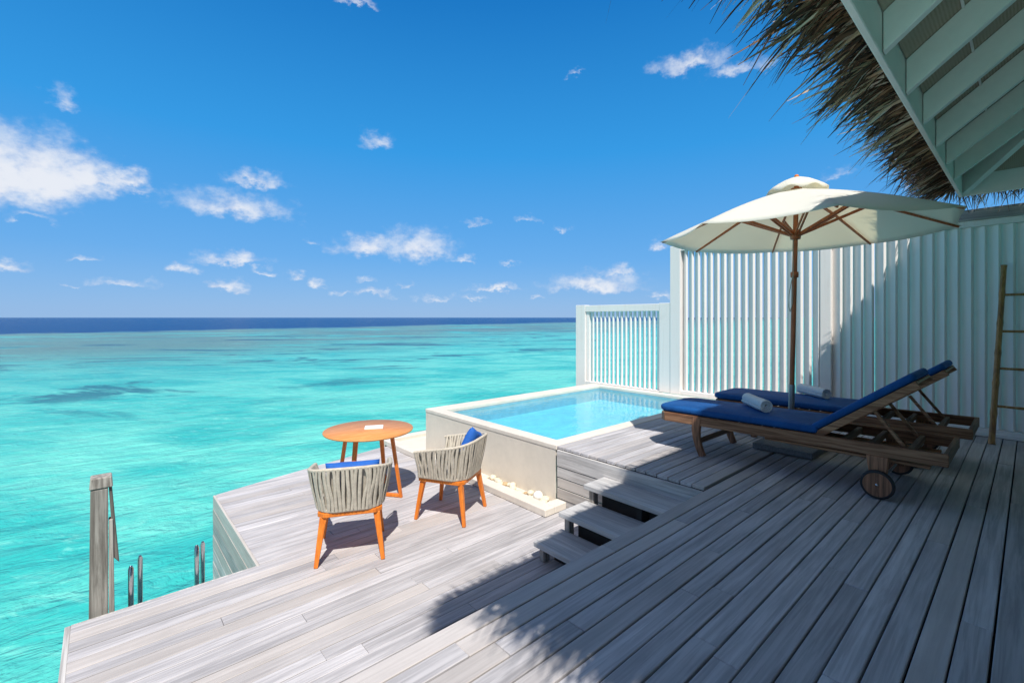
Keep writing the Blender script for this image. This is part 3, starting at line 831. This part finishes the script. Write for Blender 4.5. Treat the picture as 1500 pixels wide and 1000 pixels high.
# ------------------------------------------------------------------ parasol
PU, PV = 5.30, 1.65
um = thing('parasol', 'white canvas parasol with teak ribs and pole between two loungers', 'parasol', (PU, PV, 0))
CC = Vector((0.045, -0.042, 0))               # the pole leans a little towards the house
RZ, RR, AZ = 2.185, 1.335, 2.665
def pole_at(z): return (CC.x * z / 2.7, CC.y * z / 2.7, z)
b = MB(); b.tube([pole_at(z) for z in (0.62, 1.2, 1.8, 2.4, 2.70)], 0.0235, 14)
b.build('pole', M['dark_teak'], um)
b = MB(); b.tube([pole_at(z) for z in (0.06, 0.3, 0.66)], 0.028, 14)
b.build('pole_sleeve', M['dull_metal'], um)
b = MB(); b.box(-0.27, 0.27, -0.27, 0.27, 0.004, 0.062); b.build('base', M['slab'], um, bevel=0.006, seg=2)
b = MB(); p = pole_at(1.79); b.lathe([(0.024, -0.03), (0.036, -0.028), (0.038, 0.0), (0.036, 0.028), (0.024, 0.03)], 16, p); b.build('collar', M['dark_teak'], um)
b = MB(); p = pole_at(2.20); b.lathe([(0.025, -0.05), (0.046, -0.045), (0.052, 0.0), (0.046, 0.05), (0.025, 0.055)], 16, p); b.build('runner', M['dark_teak'], um)
b = MB(); p = pole_at(2.66); b.lathe([(0.024, -0.03), (0.05, -0.025), (0.05, 0.02), (0.024, 0.025)], 16, p); b.build('top_hub', M['dark_teak'], um)
ANG = [R(25 + 45 * k - 41.6) for k in range(8)]
def rib_pt(a, f):                            # along a rib, slightly bowed
    r = RR * f
    z = AZ + (RZ - AZ) * f + 0.035 * math.sin(math.pi * f)
    return Vector((CC.x + r * math.cos(a), CC.y + r * math.sin(a), z))
V = []; F = []; NS, NR = 8, 12
for k in range(8):
    for j in range(NS):
        s = j / NS
        for i in range(NR + 1):
            f = 0.09 + 0.91 * i / NR
            p = rib_pt(ANG[k], f).lerp(rib_pt(ANG[(k + 1) % 8], f), s)
            p.z -= 0.030 * math.sin(math.pi * s) * f * f       # cloth sags between the ribs
            if i == NR:
                q = Vector((CC.x, CC.y, p.z)); p = p.lerp(q, 0.03 * math.sin(math.pi * s))
            p.z += 0.016
            V.append(p)
n1 = NR + 1; tot = 8 * NS
for c in range(tot):
    d = (c + 1) % tot
    for i in range(NR): F.append((c * n1 + i, d * n1 + i, d * n1 + i + 1, c * n1 + i + 1))
b = MB(); b.add(V, F, True); can = b.build('canopy', M['canvas'], um, recalc=True, solid=0.003)
# vent cap: a small dome whose scalloped hem leaves openings
V = []; F = []; nseg = 64; prof = [(0.012, 0.125), (0.06, 0.116), (0.13, 0.088), (0.19, 0.052), (0.24, 0.012), (0.275, -0.035)]
for c in range(nseg):
    a = 2 * math.pi * c / nseg + ANG[0]
    lift = 0.030 * max(0.0, abs(math.sin(4 * (a - ANG[0]))) - 0.45) / 0.55
    for i, (r, h) in enumerate(prof):
        l = lift * (i / 5) ** 5
        V.append((CC.x + r * math.cos(a) * 1.0, CC.y + r * math.sin(a), AZ + h + l + 0.0))
m = len(prof)
for c in range(nseg):
    d = (c + 1) % nseg
    for i in range(m - 1): F.append((c * m + i, d * m + i, d * m + i + 1, c * m + i + 1))
b = MB(); b.add(V, F, True); b.build('vent_cap', M['canvas'], um, solid=0.003)
b = MB(); b.lathe([(0.001, -0.02), (0.016, -0.02), (0.013, 0.0), (0.022, 0.012), (0.022, 0.026), (0.014, 0.038), (0.001, 0.042)], 14, (CC.x, CC.y, AZ + 0.115)); b.build('finial', M['orange_teak'], um)
for a in ANG:
    b = MB(); b.bar(rib_pt(a, 0.05), rib_pt(a, 0.5) - Vector((0, 0, 0.004)), 0.017, 0.024); b.bar(rib_pt(a, 0.5) - Vector((0, 0, 0.004)), rib_pt(a, 0.985), 0.017, 0.024, w2=0.014, h2=0.018)
    b.build('rib', M['dark_teak'], um)
    p = pole_at(2.20); A = Vector(p) + Vector((math.cos(a), math.sin(a), 0)) * 0.045
    Bq = rib_pt(a, 0.47) - Vector((0, 0, 0.022)); off = Vector((-math.sin(a), math.cos(a), 0)) * 0.014
    b = MB(); b.bar(A + off, Bq + off, 0.011, 0.026); b.bar(A - off, Bq - off, 0.011, 0.026); b.build('strut', M['dark_teak'], um)
b = MB()
P0 = Vector(pole_at(1.79)) + Vector((-0.036, 0.0, 0))
lp = [Vector(pole_at(2.15)) + Vector((-0.035, 0.005, 0)), Vector(pole_at(1.95)) + Vector((-0.034, 0.006, 0)), P0, P0 + Vector((-0.012, 0.015, -0.08)), P0 + Vector((-0.028, 0.03, -0.2)), P0 + Vector((-0.02, 0.035, -0.33)), P0 + Vector((0.0, 0.03, -0.38)), P0 + Vector((0.004, 0.01, -0.30)), P0 + Vector((-0.004, 0.0, -0.15)), P0 + Vector((0.0, 0, -0.02))]
b.tube(lp, 0.004, 6); b.build('cord', M['cord'], um)

# ------------------------------------------------------------------ sun loungers
def make_lounger():
    root = thing('sun_lounger', 'nearer teak sun lounger with a blue mattress and two wheels', 'sun lounger', (4.36, 0.38, 0), 0, 'teak sun loungers under the parasol')
    W, L = 0.74, 2.22
    def rz(y): return 0.372 - 0.028 * (y / L) + 0.03           # top of the side rail, a little lower at the foot
    HY = 0.80                                                   # hinge of the backrest
    for x in (0.0, W - 0.034):
        b = MB()
        b.hexa([(x, 0, rz(0) - 0.088), (x + 0.034, 0, rz(0) - 0.088), (x + 0.034, L - 0.07, rz(L) - 0.088), (x, L - 0.07, rz(L) - 0.088),
                (x, 0, rz(0)), (x + 0.034, 0, rz(0)), (x + 0.034, L - 0.07, rz(L)), (x, L - 0.07, rz(L))])
        b.build('side_rail', M['old_teak'], root, bevel=0.005, seg=2)
    b = MB(); b.box(0.036, W - 0.036, 0.002, 0.03, rz(0) - 0.086, rz(0) - 0.002); b.build('end_board', M['old_teak_x'], root, bevel=0.004)
    # rounded foot board
    b = MB(); pts = []
    for k in range(9):
        a = math.pi * k / 8; pts.append((W / 2 + (W / 2 - 0.01) * math.cos(a) * 1.0, L - 0.075 + 0.075 * math.sin(a) ** 0.6, rz(L) - 0.044))
    b.sweep(pts, lambda k: [(-0.014, -0.042), (0.014, -0.042), (0.014, 0.042), (-0.014, 0.042)], smooth=False); b.build('foot_board', M['old_teak_x'], root, bevel=0.003)
    b = MB()
    for k in range(13):
        y = 0.86 + k * 0.101
        b.box(0.036, W - 0.036, y, y + 0.06, rz(y) - 0.026, rz(y) - 0.006)
    b.build('seat_slats', M['old_teak_x'], root, bevel=0.002)
    b = MB()
    for y in (0.20, 0.44, 0.62): b.box(0.036, W - 0.036, y, y + 0.035, rz(y) - 0.07, rz(y) - 0.02)
    b.build('cross_bar', M['old_teak_x'], root, bevel=0.003)
    b = MB(); b.box(0.05, W - 0.05, 0.10, 1.2, rz(0) - 0.135, rz(0) - 0.115); b.build('under_tray', M['old_teak'], root, bevel=0.003)
    for x in (-0.006, W - 0.038):                                # sabre legs at the foot
        b = MB(); pts = [(x + 0.022, 1.80, rz(1.8) - 0.01), (x + 0.022, 1.815, 0.26), (x + 0.022, 1.81, 0.17), (x + 0.022, 1.785, 0.08), (x + 0.022, 1.75, 0.0)]
        wd = (0.085, 0.08, 0.068, 0.062, 0.058)
        b.sweep(pts, lambda k: [(-wd[k] / 2, -0.021), (wd[k] / 2, -0.021), (wd[k] / 2, 0.021), (-wd[k] / 2, 0.021)], up=(1, 0, 0), smooth=False)
        b.build('leg', M['old_teak_z'], root, bevel=0.005, seg=2)
    b = MB(); b.box(0.04, W - 0.04, 1.775, 1.80, 0.12, 0.165); b.build('stretcher', M['old_teak_x'], root, bevel=0.003)
    # wheels on their brackets
    for x, sx in ((0.012, -1), (W - 0.012, 1)):
        b = MB(); b.hexa([(x - 0.022, 0.34, 0.09), (x + 0.022, 0.34, 0.09), (x + 0.022, 0.43, 0.09), (x - 0.022, 0.43, 0.09),
                          (x - 0.022, 0.325, rz(.4) - 0.088), (x + 0.022, 0.325, rz(.4) - 0.088), (x + 0.022, 0.46, rz(.4) - 0.088), (x - 0.022, 0.46, rz(.4) - 0.088)])
        b.build('wheel_bracket', M['old_teak_z'], root, bevel=0.004)
        c = (x + sx * 0.046, 0.385, 0.106)
        b = MB(); b.lathe([(0.001, -0.017), (0.088, -0.017), (0.09, 0.0), (0.088, 0.017), (0.001, 0.017)], 36, c, 'x', False); wh = b.build('wheel', M['old_teak_z'], root)
        b = MB(); b.lathe([(0.088, -0.018), (0.100, -0.019), (0.106, -0.008), (0.106, 0.008), (0.100, 0.019), (0.088, 0.018)], 40, c, 'x'); b.build('tyre', M['rubber'], wh)
        b = MB(); b.lathe([(0.001, -0.026), (0.010, -0.024), (0.012, -0.015), (0.012, 0.015), (0.010, 0.024), (0.001, 0.026)], 14, c, 'x'); b.build('hub_cap', M['steel'], wh)
    b = MB(); b.tube([(0.0, 0.385, 0.106), (W, 0.385, 0.106)], 0.009, 10); b.build('axle', M['dull_metal'], root)
    # backrest
    z0 = rz(HY); A = Vector((0, HY, z0 - 0.01)); B = Vector((0, 0.165, z0 + 0.475)); d = (B - A).normalized(); nrm = Vector((0, d.z, -d.y))
    bk = MB()
    for x in (0.055, W - 0.055): bk.bar(A + Vector((x, 0, 0)), B + Vector((x, 0, 0)), 0.032, 0.055, up=nrm)
    for k in range(7):
        p = A.lerp(B, 0.1 + 0.145 * k) + nrm * 0.012
        bk.bar(p + Vector((0.07, 0, 0)), p + Vector((W - 0.07, 0, 0)), 0.055, 0.018, up=nrm)
    bk.build('backrest_frame', M['old_teak'], root, bevel=0.003)
    for x in (0.10, W - 0.10):
        b = MB(); b.bar((x, *(A.lerp(B, 0.56) - nrm * 0.035).yz), (x, 0.235, rz(0.2) - 0.03), 0.022, 0.032, up=(1, 0, 0)); b.build('support_strut', M['old_teak'], root, bevel=0.002)
    # mattress: foot end rounded, with soft edges
    def pad(outline, thick, name, xf):
        """Soft slab: outline in (x, y), lifted by xf into place."""
        b = MB(); n = len(outline); rows = [(0.94, 0.0), (0.985, 0.12), (1.0, 0.35), (1.0, 0.68), (0.985, 0.88), (0.945, 1.0)]
        cx = sum(p[0] for p in outline) / n; cy = sum(p[1] for p in outline) / n; V = []
        for i, (k, h) in enumerate(rows):
            ins = (1 - k) * 0.36
            for x, y in outline:
                dx, dy = x - cx, y - cy
                V.append(xf(x - math.copysign(min(abs(dx), ins), dx), y - math.copysign(min(abs(dy), ins), dy), h * thick))
        F = [(r * n + i, r * n + (i + 1) % n, (r + 1) * n + (i + 1) % n, (r + 1) * n + i) for r in range(len(rows) - 1) for i in range(n)]
        top = (len(rows) - 1) * n
        V.append(xf(cx, cy, thick * 1.07)); V.append(xf(cx, cy, 0))
        F += [(top + i, top + (i + 1) % n, len(V) - 2) for i in range(n)] + [((i + 1) % n, i, len(V) - 1) for i in range(n)]
        b.add(V, F, True); return b.build(name, M['blue_pad'], root)
    def outl(x0, x1, y0, y1, r0, r1, st=0.045):
        P = []
        for (cx, cy, a0, r) in ((x1 - r0, y0 + r0, -90, r0), (x1 - r1, y1 - r1, 0, r1), (x0 + r1, y1 - r1, 90, r1), (x0 + r0, y0 + r0, 180, r0)):
            for k in range(7): P.append((cx + r * math.cos(R(a0 + 15 * k)), cy + r * math.sin(R(a0 + 15 * k))))
        Q = []
        for i, p in enumerate(P):
            q = P[(i + 1) % len(P)]; dl = math.hypot(q[0] - p[0], q[1] - p[1]); m = max(1, int(dl / 0.15))
            for k in range(m): Q.append((p[0] + (q[0] - p[0]) * k / m, p[1] + (q[1] - p[1]) * k / m))
        return Q
    pad(outl(0.025, W - 0.025, HY - 0.01, L + 0.035, 0.02, 0.12), 0.062, 'seat_mattress', lambda x, y, h: (x, y, rz(y) + 0.002 + h))
    Lb = (B - A).length + 0.02
    def xf(x, s, h):
        p = A + d * s + nrm * (0.03 + h); return (x, p.y, p.z)
    pad(outl(0.045, W - 0.045, 0.0, Lb, 0.02, 0.05), 0.058, 'back_mattress', xf)
    return root
lo1 = make_lounger()
lo2 = copy_tree(lo1); lo2.location = (5.50, 0.33, 0)
lo2['label'] = 'farther teak sun lounger, between the parasol pole and the white fence'

def towel(p, q, r, label):
    p, q = Vector(p), Vector(q); L = (q - p).length; c = (p + q) / 2
    root = thing('rolled_towel', label, 'towel', (c.x, c.y, c.z - r), math.atan2(q.y - p.y, q.x - p.x), 'rolled towels on the loungers')
    # a spiral of towelling swept along its axis
    n = 90; turns = 3.6; th = r * 0.17; V = []; F = []
    xs = [-L / 2, -L / 2 + 0.012, -L / 4, 0, L / 4, L / 2 - 0.012, L / 2]
    rr = random.Random(3)
    for s in range(n + 1):
        a = 2 * math.pi * turns * s / n
        rad = r * 0.12 + (r * 0.88 - th / 2) * s / n
        ps = []
        for side in (0, 1):
            q2 = rad + (th / 2 if side else -th / 2)
            for i, x in enumerate(xs):
                k = 1 + 0.025 * math.sin(a * 1.3 + i * 1.9)
                e = 0.0 if 0 < i < 6 else (0.010 * (1 - s / n)) * (1 if i == 0 else -1)
                V.append((x + e, q2 * k * math.cos(a + 2.2), r + q2 * k * math.sin(a + 2.2)))
    m = len(xs); row = 2 * m
    for s in range(n):
        o, o2 = s * row, (s + 1) * row
        for i in range(m - 1):
            F.append((o + i, o + i + 1, o2 + i + 1, o2 + i)); F.append((o + m + i + 1, o + m + i, o2 + m + i, o2 + m + i + 1))
        F.append((o, o2, o2 + m, o + m)); F.append((o + m - 1, o + 2 * m - 1, o2 + 2 * m - 1, o2 + m - 1))
    last = n * row
    for i in range(m - 1): F.append((last + i, last + m + i, last + m + i + 1, last + i + 1)) 
    b = MB(); b.add(V, F, True); b.build('towel_roll', M['towel'], root)
towel((4.68, 1.66, 0.516), (5.00, 1.96, 0.516), 0.064, 'white rolled towel on the nearer blue lounger mattress')
towel((5.97, 1.50, 0.512), (6.24, 1.83, 0.512), 0.062, 'white rolled towel behind the parasol pole on the farther lounger')

# ------------------------------------------------------------------ bamboo ladder
la = thing('bamboo_ladder', 'bamboo ladder leaning against the tall white louvred fence', 'ladder', (7.12, -0.05, 0))
def bamboo(a, c, r, name, nodes=6):
    a, c = Vector(a), Vector(c); pts = []; rad = []
    N = nodes * 6
    for i in range(N + 1):
        f = i / N; pts.append(a.lerp(c, f)); ph = (f * nodes) % 1
        rad.append(r * (1.0 + (0.16 if min(ph, 1 - ph) < 0.02 else 0)) * (1 - 0.12 * f))
    b = MB(); b.tube(pts, lambda k: rad[k], 12); return b.build(name, M['bamboo'], la)
bamboo((-0.02, 0.335, 0), (0.375, 0.255, 1.93), 0.027, 'rail')
bamboo((-0.02, -0.32, 0), (0.375, -0.22, 1.93), 0.027, 'rail')
for z in (0.40, 0.80, 1.20, 1.60):
    f = z / 1.93; x = -0.02 + 0.395 * f
    bamboo((x, 0.335 - 0.08 * f + 0.02, z), (x, -0.32 + 0.10 * f - 0.02, z), 0.0135, 'rung', 3)

# ------------------------------------------------------------------ sea ladder and mooring post
po = thing('mooring_post', 'weathered square timber post rising from the water beside the sea ladder', 'post', (0.0, 4.20, SEA_Z))
b = MB(); b.hexa([(-0.085, -0.05, -0.6), (0.03, -0.05, -0.6), (0.03, 0.06, -0.6), (-0.085, 0.06, -0.6), (-0.06, -0.05, 2.15), (0.03, -0.05, 2.15), (0.03, 0.06, 2.15), (-0.06, 0.06, 2.15)])
b.build('shaft', M['deck_z'], po, bevel=0.008, seg=2)
b = MB(); b.hexa([(-0.066, -0.056, 2.152), (0.055, -0.056, 2.152), (0.055, 0.066, 2.152), (-0.066, 0.066, 2.152), (-0.06, -0.05, 2.225), (0.05, -0.05, 2.225), (0.05, 0.06, 2.225), (-0.06, 0.06, 2.225)])
b.build('cap', M['deck_z'], po, bevel=0.006)
b = MB(); b.hexa([(0.033, -0.045, -0.6), (0.085, -0.045, -0.6), (0.085, 0.02, -0.6), (0.033, 0.02, -0.6), (0.033, -0.045, 1.93), (0.056, -0.045, 1.93), (0.056, 0.02, 1.93), (0.033, 0.02, 1.93)])
b.build('batten', M['deck_z'], po, bevel=0.004)
b = MB(); b.hexa([(0.059, -0.035, 1.66), (0.088, -0.035, 1.62), (0.088, 0.05, 1.62), (0.059, 0.05, 1.66), (0.033, -0.035, 2.145), (0.05, -0.035, 2.145), (0.05, 0.05, 2.145), (0.033, 0.05, 2.145)])
o = b.build('wedge', M['dark_post'], po, bevel=0.004); o['label'] = 'dark slanting timber wedge'
sl = thing('sea_ladder', 'stainless steel sea ladder with paired handrails at the deck edge', 'ladder', (0.35, 4.17, LOW))
for x, dx in ((-0.20, 0.034), (0.185, 0.031)):
    for k, y in enumerate((0.03, 0.13)):
        b = MB(); zt = 0.235 + 0.02 * (k == (x < 0)) - 0.01
        pts = [(x + dx * k * 1.6, y, -2.1 if k else -0.30)] + [(x + dx * k * 1.6, y, zz) for zz in (-0.2, 0.0, 0.12)] + [(x + dx * k * 1.6, y + (0.004 if k == 0 else -0.004), zt - 0.02), (x + dx * k * 1.6, y + (0.012 if k == 0 else -0.012), zt)]
        b.tube(pts, lambda i: 0.0165 if i < 5 else 0.009, 12, up=(1, 0, 0)); b.build('handrail', M['steel'], sl)
for z in (-0.45, -0.75, -1.05, -1.35):
    b = MB(); b.box(-0.17, 0.19, 0.10, 0.16, z, z + 0.025); b.build('rung', M['steel'], sl, bevel=0.004)

# ------------------------------------------------------------------ table
TC = (2.22, 4.90)
ta = thing('round_table', 'round orange teak table between two rope chairs', 'table', (*TC, LOW))
b = MB(); b.lathe([(0.001, 0.702), (0.44, 0.702), (0.476, 0.712), (0.481, 0.722), (0.478, 0.730), (0.001, 0.730)], 64)
b.build('table_top', M['table_teak'], ta)
feet = []
for k in range(4):
    a = R(-53 + 90 * k); c, s = math.cos(a), math.sin(a)
    b = MB(); b.bar((0.27 * c, 0.27 * s, 0.702), (0.385 * c, 0.385 * s, 0.0), 0.05, 0.03, up=(c, s, 0.16), w2=0.036, h2=0.028)
    b.build('leg', M['orange_teak'], ta, bevel=0.004)
    b = MB(); b.bar((0.05 * c, 0.05 * s, 0.022), (0.365 * c, 0.365 * s, 0.022), 0.036, 0.034); b.build('foot_bar', M['orange_teak'], ta, bevel=0.004)
b = MB(); b.bar((-0.24, 0, 0.685), (0.24, 0, 0.685), 0.05, 0.032); b.bar((0, -0.24, 0.684), (0, 0.24, 0.684), 0.05, 0.030); b.build('cross_rail', M['orange_teak'], ta)
o = MB(); o.box(-0.10, 0.10, -0.065, 0.065, 0.001, 0.018)
bk = thing('booklet', 'small white booklet lying on the round teak table', 'booklet', (2.28, 4.90, LOW + 0.730), R(-28))
o.build('cover', M['paper'], bk, bevel=0.003)
o = MB(); o.box(-0.094, 0.096, -0.06, 0.06, 0.0185, 0.021); o.build('page', M['paper'], bk)

# ------------------------------------------------------------------ rope chairs
def u_path(hw, yb, yf, rc, n=60):
    """Plan of the shell from the right arm round the back to the left arm."""
    P = [(hw, yf), (hw, yb + rc)]
    P += [(hw - rc + rc * math.cos(R(a)), yb + rc + rc * math.sin(R(a))) for a in range(-15, -91, -15)]
    P += [(-hw + rc + rc * math.cos(R(a)), yb + rc + rc * math.sin(R(a))) for a in range(-90, -181, -15)]
    P += [(-hw, yf)]
    d = [0]
    for p, q in zip(P, P[1:]): d.append(d[-1] + math.hypot(q[0] - p[0], q[1] - p[1]))
    out = []
    for i in range(n + 1):
        s = d[-1] * i / n
        for k in range(len(P) - 1):
            if s <= d[k + 1] + 1e-9:
                f = (s - d[k]) / max(1e-9, d[k + 1] - d[k]); out.append((P[k][0] + (P[k + 1][0] - P[k][0]) * f, P[k][1] + (P[k + 1][1] - P[k][1]) * f)); break
    return out
def make_chair():
    root = thing('rope_chair', 'x', 'chair', (0, 0, 0))
    N = 120
    bot = u_path(0.255, -0.245, 0.225, 0.15, N); top = u_path(0.318, -0.315, 0.235, 0.20, N)
    def tz(i):
        f = abs(i / N * 2 - 1); return 0.775 - 0.105 * (max(0, f - 0.22) / 0.78) ** 1.1
    BZ = 0.415
    # seat frame and legs
    P = [(0.25, 0.225), (0.25, -0.20), (0.20, -0.245), (-0.20, -0.245), (-0.25, -0.20), (-0.25, 0.225), (-0.22, 0.245), (0.22, 0.245)]
    b = MB(); b.prism(P, 0.375, 0.412); b.build('seat_frame', M['orange_teak'], root, bevel=0.006, seg=2)
    for sx in (-1, 1):
        for sy, yt, ybm in ((1, 0.20, 0.255), (-1, -0.205, -0.265)):
            b = MB(); b.bar((sx * 0.205, yt, 0.376), (sx * 0.255, ybm, 0.0), 0.054, 0.044, up=(0, 1, 0), w2=0.032, h2=0.030)
            b.build('leg', M['orange_teak'], root, bevel=0.006, seg=2)
    b = MB(); b.tube([(x, y, BZ + 0.008) for x, y in bot], 0.014, 10); b.build('bottom_rail', M['rope'], root)
    b = MB(); pts = [(x, y, tz(i)) for i, (x, y) in enumerate(top)]
    b.sweep(pts, lambda k: [(0.017 * math.cos(2 * math.pi * i / 10), 0.014 * math.sin(2 * math.pi * i / 10)) for i in range(10)])
    b.build('top_rail', M['rope'], root)
    # rope straps wound between the rails
    rr = random.Random(21); b = MB(); ns = 46
    for layer in (0, 1):
        for k in range(ns):
            f = (k + 0.5 + (0.5 if layer else 0)) / ns
            if f > 0.995: continue
            sway = rr.gauss(0, 0.22) / ns; sway2 = rr.gauss(0, 0.16) / ns
            pts = []
            for j in range(9):
                g = j / 8; ff = min(0.998, max(0.002, f + sway * math.sin(math.pi * g) + sway2 * math.sin(2 * math.pi * g)))
                i0 = ff * N; i = min(N - 1, int(i0)); fr = i0 - i
                bx = Vector(bot[i]).lerp(Vector(bot[i + 1]), fr); tx = Vector(top[i]).lerp(Vector(top[i + 1]), fr)
                p = bx.lerp(tx, g ** 1.15); z = BZ + 0.006 + (tz(i0) - BZ) * g
                tan = (Vector(bot[i + 1]) - Vector(bot[i])).normalized(); nr = Vector((-tan.y, tan.x))
                # the outside of the U is to the right of the path direction
                outw = -nr if (-nr).dot(p - Vector((0, 0.05))) > 0 else nr
                off = (0.014 if layer == 0 else -0.014) + 0.008 * math.sin(math.pi * g) * (1 if layer == 0 else -0.6)
                q = p + outw * off
                pts.append((Vector((q.x, q.y, z)), Vector((tan.x, tan.y, 0)), Vector((outw.x, outw.y, 0))))
            wdt = (0.0285 if layer == 0 else 0.026) * rr.uniform(0.9, 1.08); th = 0.009; ring = []
            for (c, tn, on) in pts:
                ring.append([c + tn * (wdt / 2 * math.cos(2 * math.pi * i / 8)) + on * (th / 2 * math.sin(2 * math.pi * i / 8)) for i in range(8)])
            V = [q for r_ in ring for q in r_]
            F = [(a * 8 + i, a * 8 + (i + 1) % 8, (a + 1) * 8 + (i + 1) % 8, (a + 1) * 8 + i) for a in range(8) for i in range(8)]
            b.add(V, F, True)
    b.build('rope_weave', M['rope'], root)
    b = MB(); P = [(0.235, 0.22), (0.235, -0.17), (0.18, -0.225), (-0.18, -0.225), (-0.235, -0.17), (-0.235, 0.22), (-0.2, 0.24), (0.2, 0.24)]
    b.prism(P, 0.425, 0.485); b.build('seat_pad', M['pad'], root, bevel=0.02, seg=3)
    return root
ch1 = make_chair(); ch1['group'] = 'rope chairs at the round table'
ch1.location = (1.60, 3.87, LOW); ch1.rotation_euler = (0, 0, R(-25.5))
ch1['label'] = 'rope chair with its back to the deck and a flat blue pillow behind the rim'
ch2 = copy_tree(ch1); ch2.location = (2.64, 3.90, LOW); ch2.rotation_euler = (0, 0, R(29))
ch2['label'] = 'rope chair standing nearest to the pool wall, its blue pillow sticking up'

def pillow(name, label, parent_loc, rz, off, w_, h_, tilt, roll):
    """Soft square cushion, thick in the middle with pinched corners."""
    b = MB(); n = 16; V = []; F = []
    for side in (1, -1):
        for i in range(n + 1):
            for j in range(n + 1):
                x, y = i / n * 2 - 1, j / n * 2 - 1
                e = max(0, (1 - x ** 4) * (1 - y ** 4)) ** 0.5
                pin = 1 - 0.07 * (1 - abs(x * y)) * max(abs(x), abs(y)) ** 3
                V.append((x * pin * w_ / 2, side * e * 0.062 + 0.004 * math.sin(5 * x + 3 * y) * e, h_ / 2 + y * pin * h_ / 2))
    m = (n + 1) * (n + 1)
    for s in (0, 1):
        for i in range(n):
            for j in range(n):
                q = (s * m + i * (n + 1) + j, s * m + (i + 1) * (n + 1) + j, s * m + (i + 1) * (n + 1) + j + 1, s * m + i * (n + 1) + j + 1)
                F.append(q if s == 0 else q[::-1])
    b.add(V, F, True)
    o = b.build(name, M['blue_cushion'])
    import bmesh
    bm = bmesh.new(); bm.from_mesh(o.data); bmesh.ops.remove_doubles(bm, verts=bm.verts, dist=0.0005); bmesh.ops.recalc_face_normals(bm, faces=bm.faces); bm.to_mesh(o.data); bm.free()
    o.matrix_world = Matrix.Translation(parent_loc) @ Matrix.Rotation(rz, 4, 'Z') @ Matrix.Translation(off) @ Matrix.Rotation(tilt, 4, 'X') @ Matrix.Rotation(roll, 4, 'Y')
    tag(o, label, 'pillow', 'blue pillows in the rope chairs')
pillow('pillow', 'blue pillow lying level inside the chair that turns its back to the deck', (1.60, 3.87, LOW), R(-25.5), (0.02, -0.14, 0.485), 0.42, 0.33, R(14), 0)
pillow('pillow', 'blue pillow standing on a corner in the chair by the pool wall', (2.64, 3.90, LOW), R(29), (0.03, -0.13, 0.515), 0.38, 0.34, R(16), R(24))
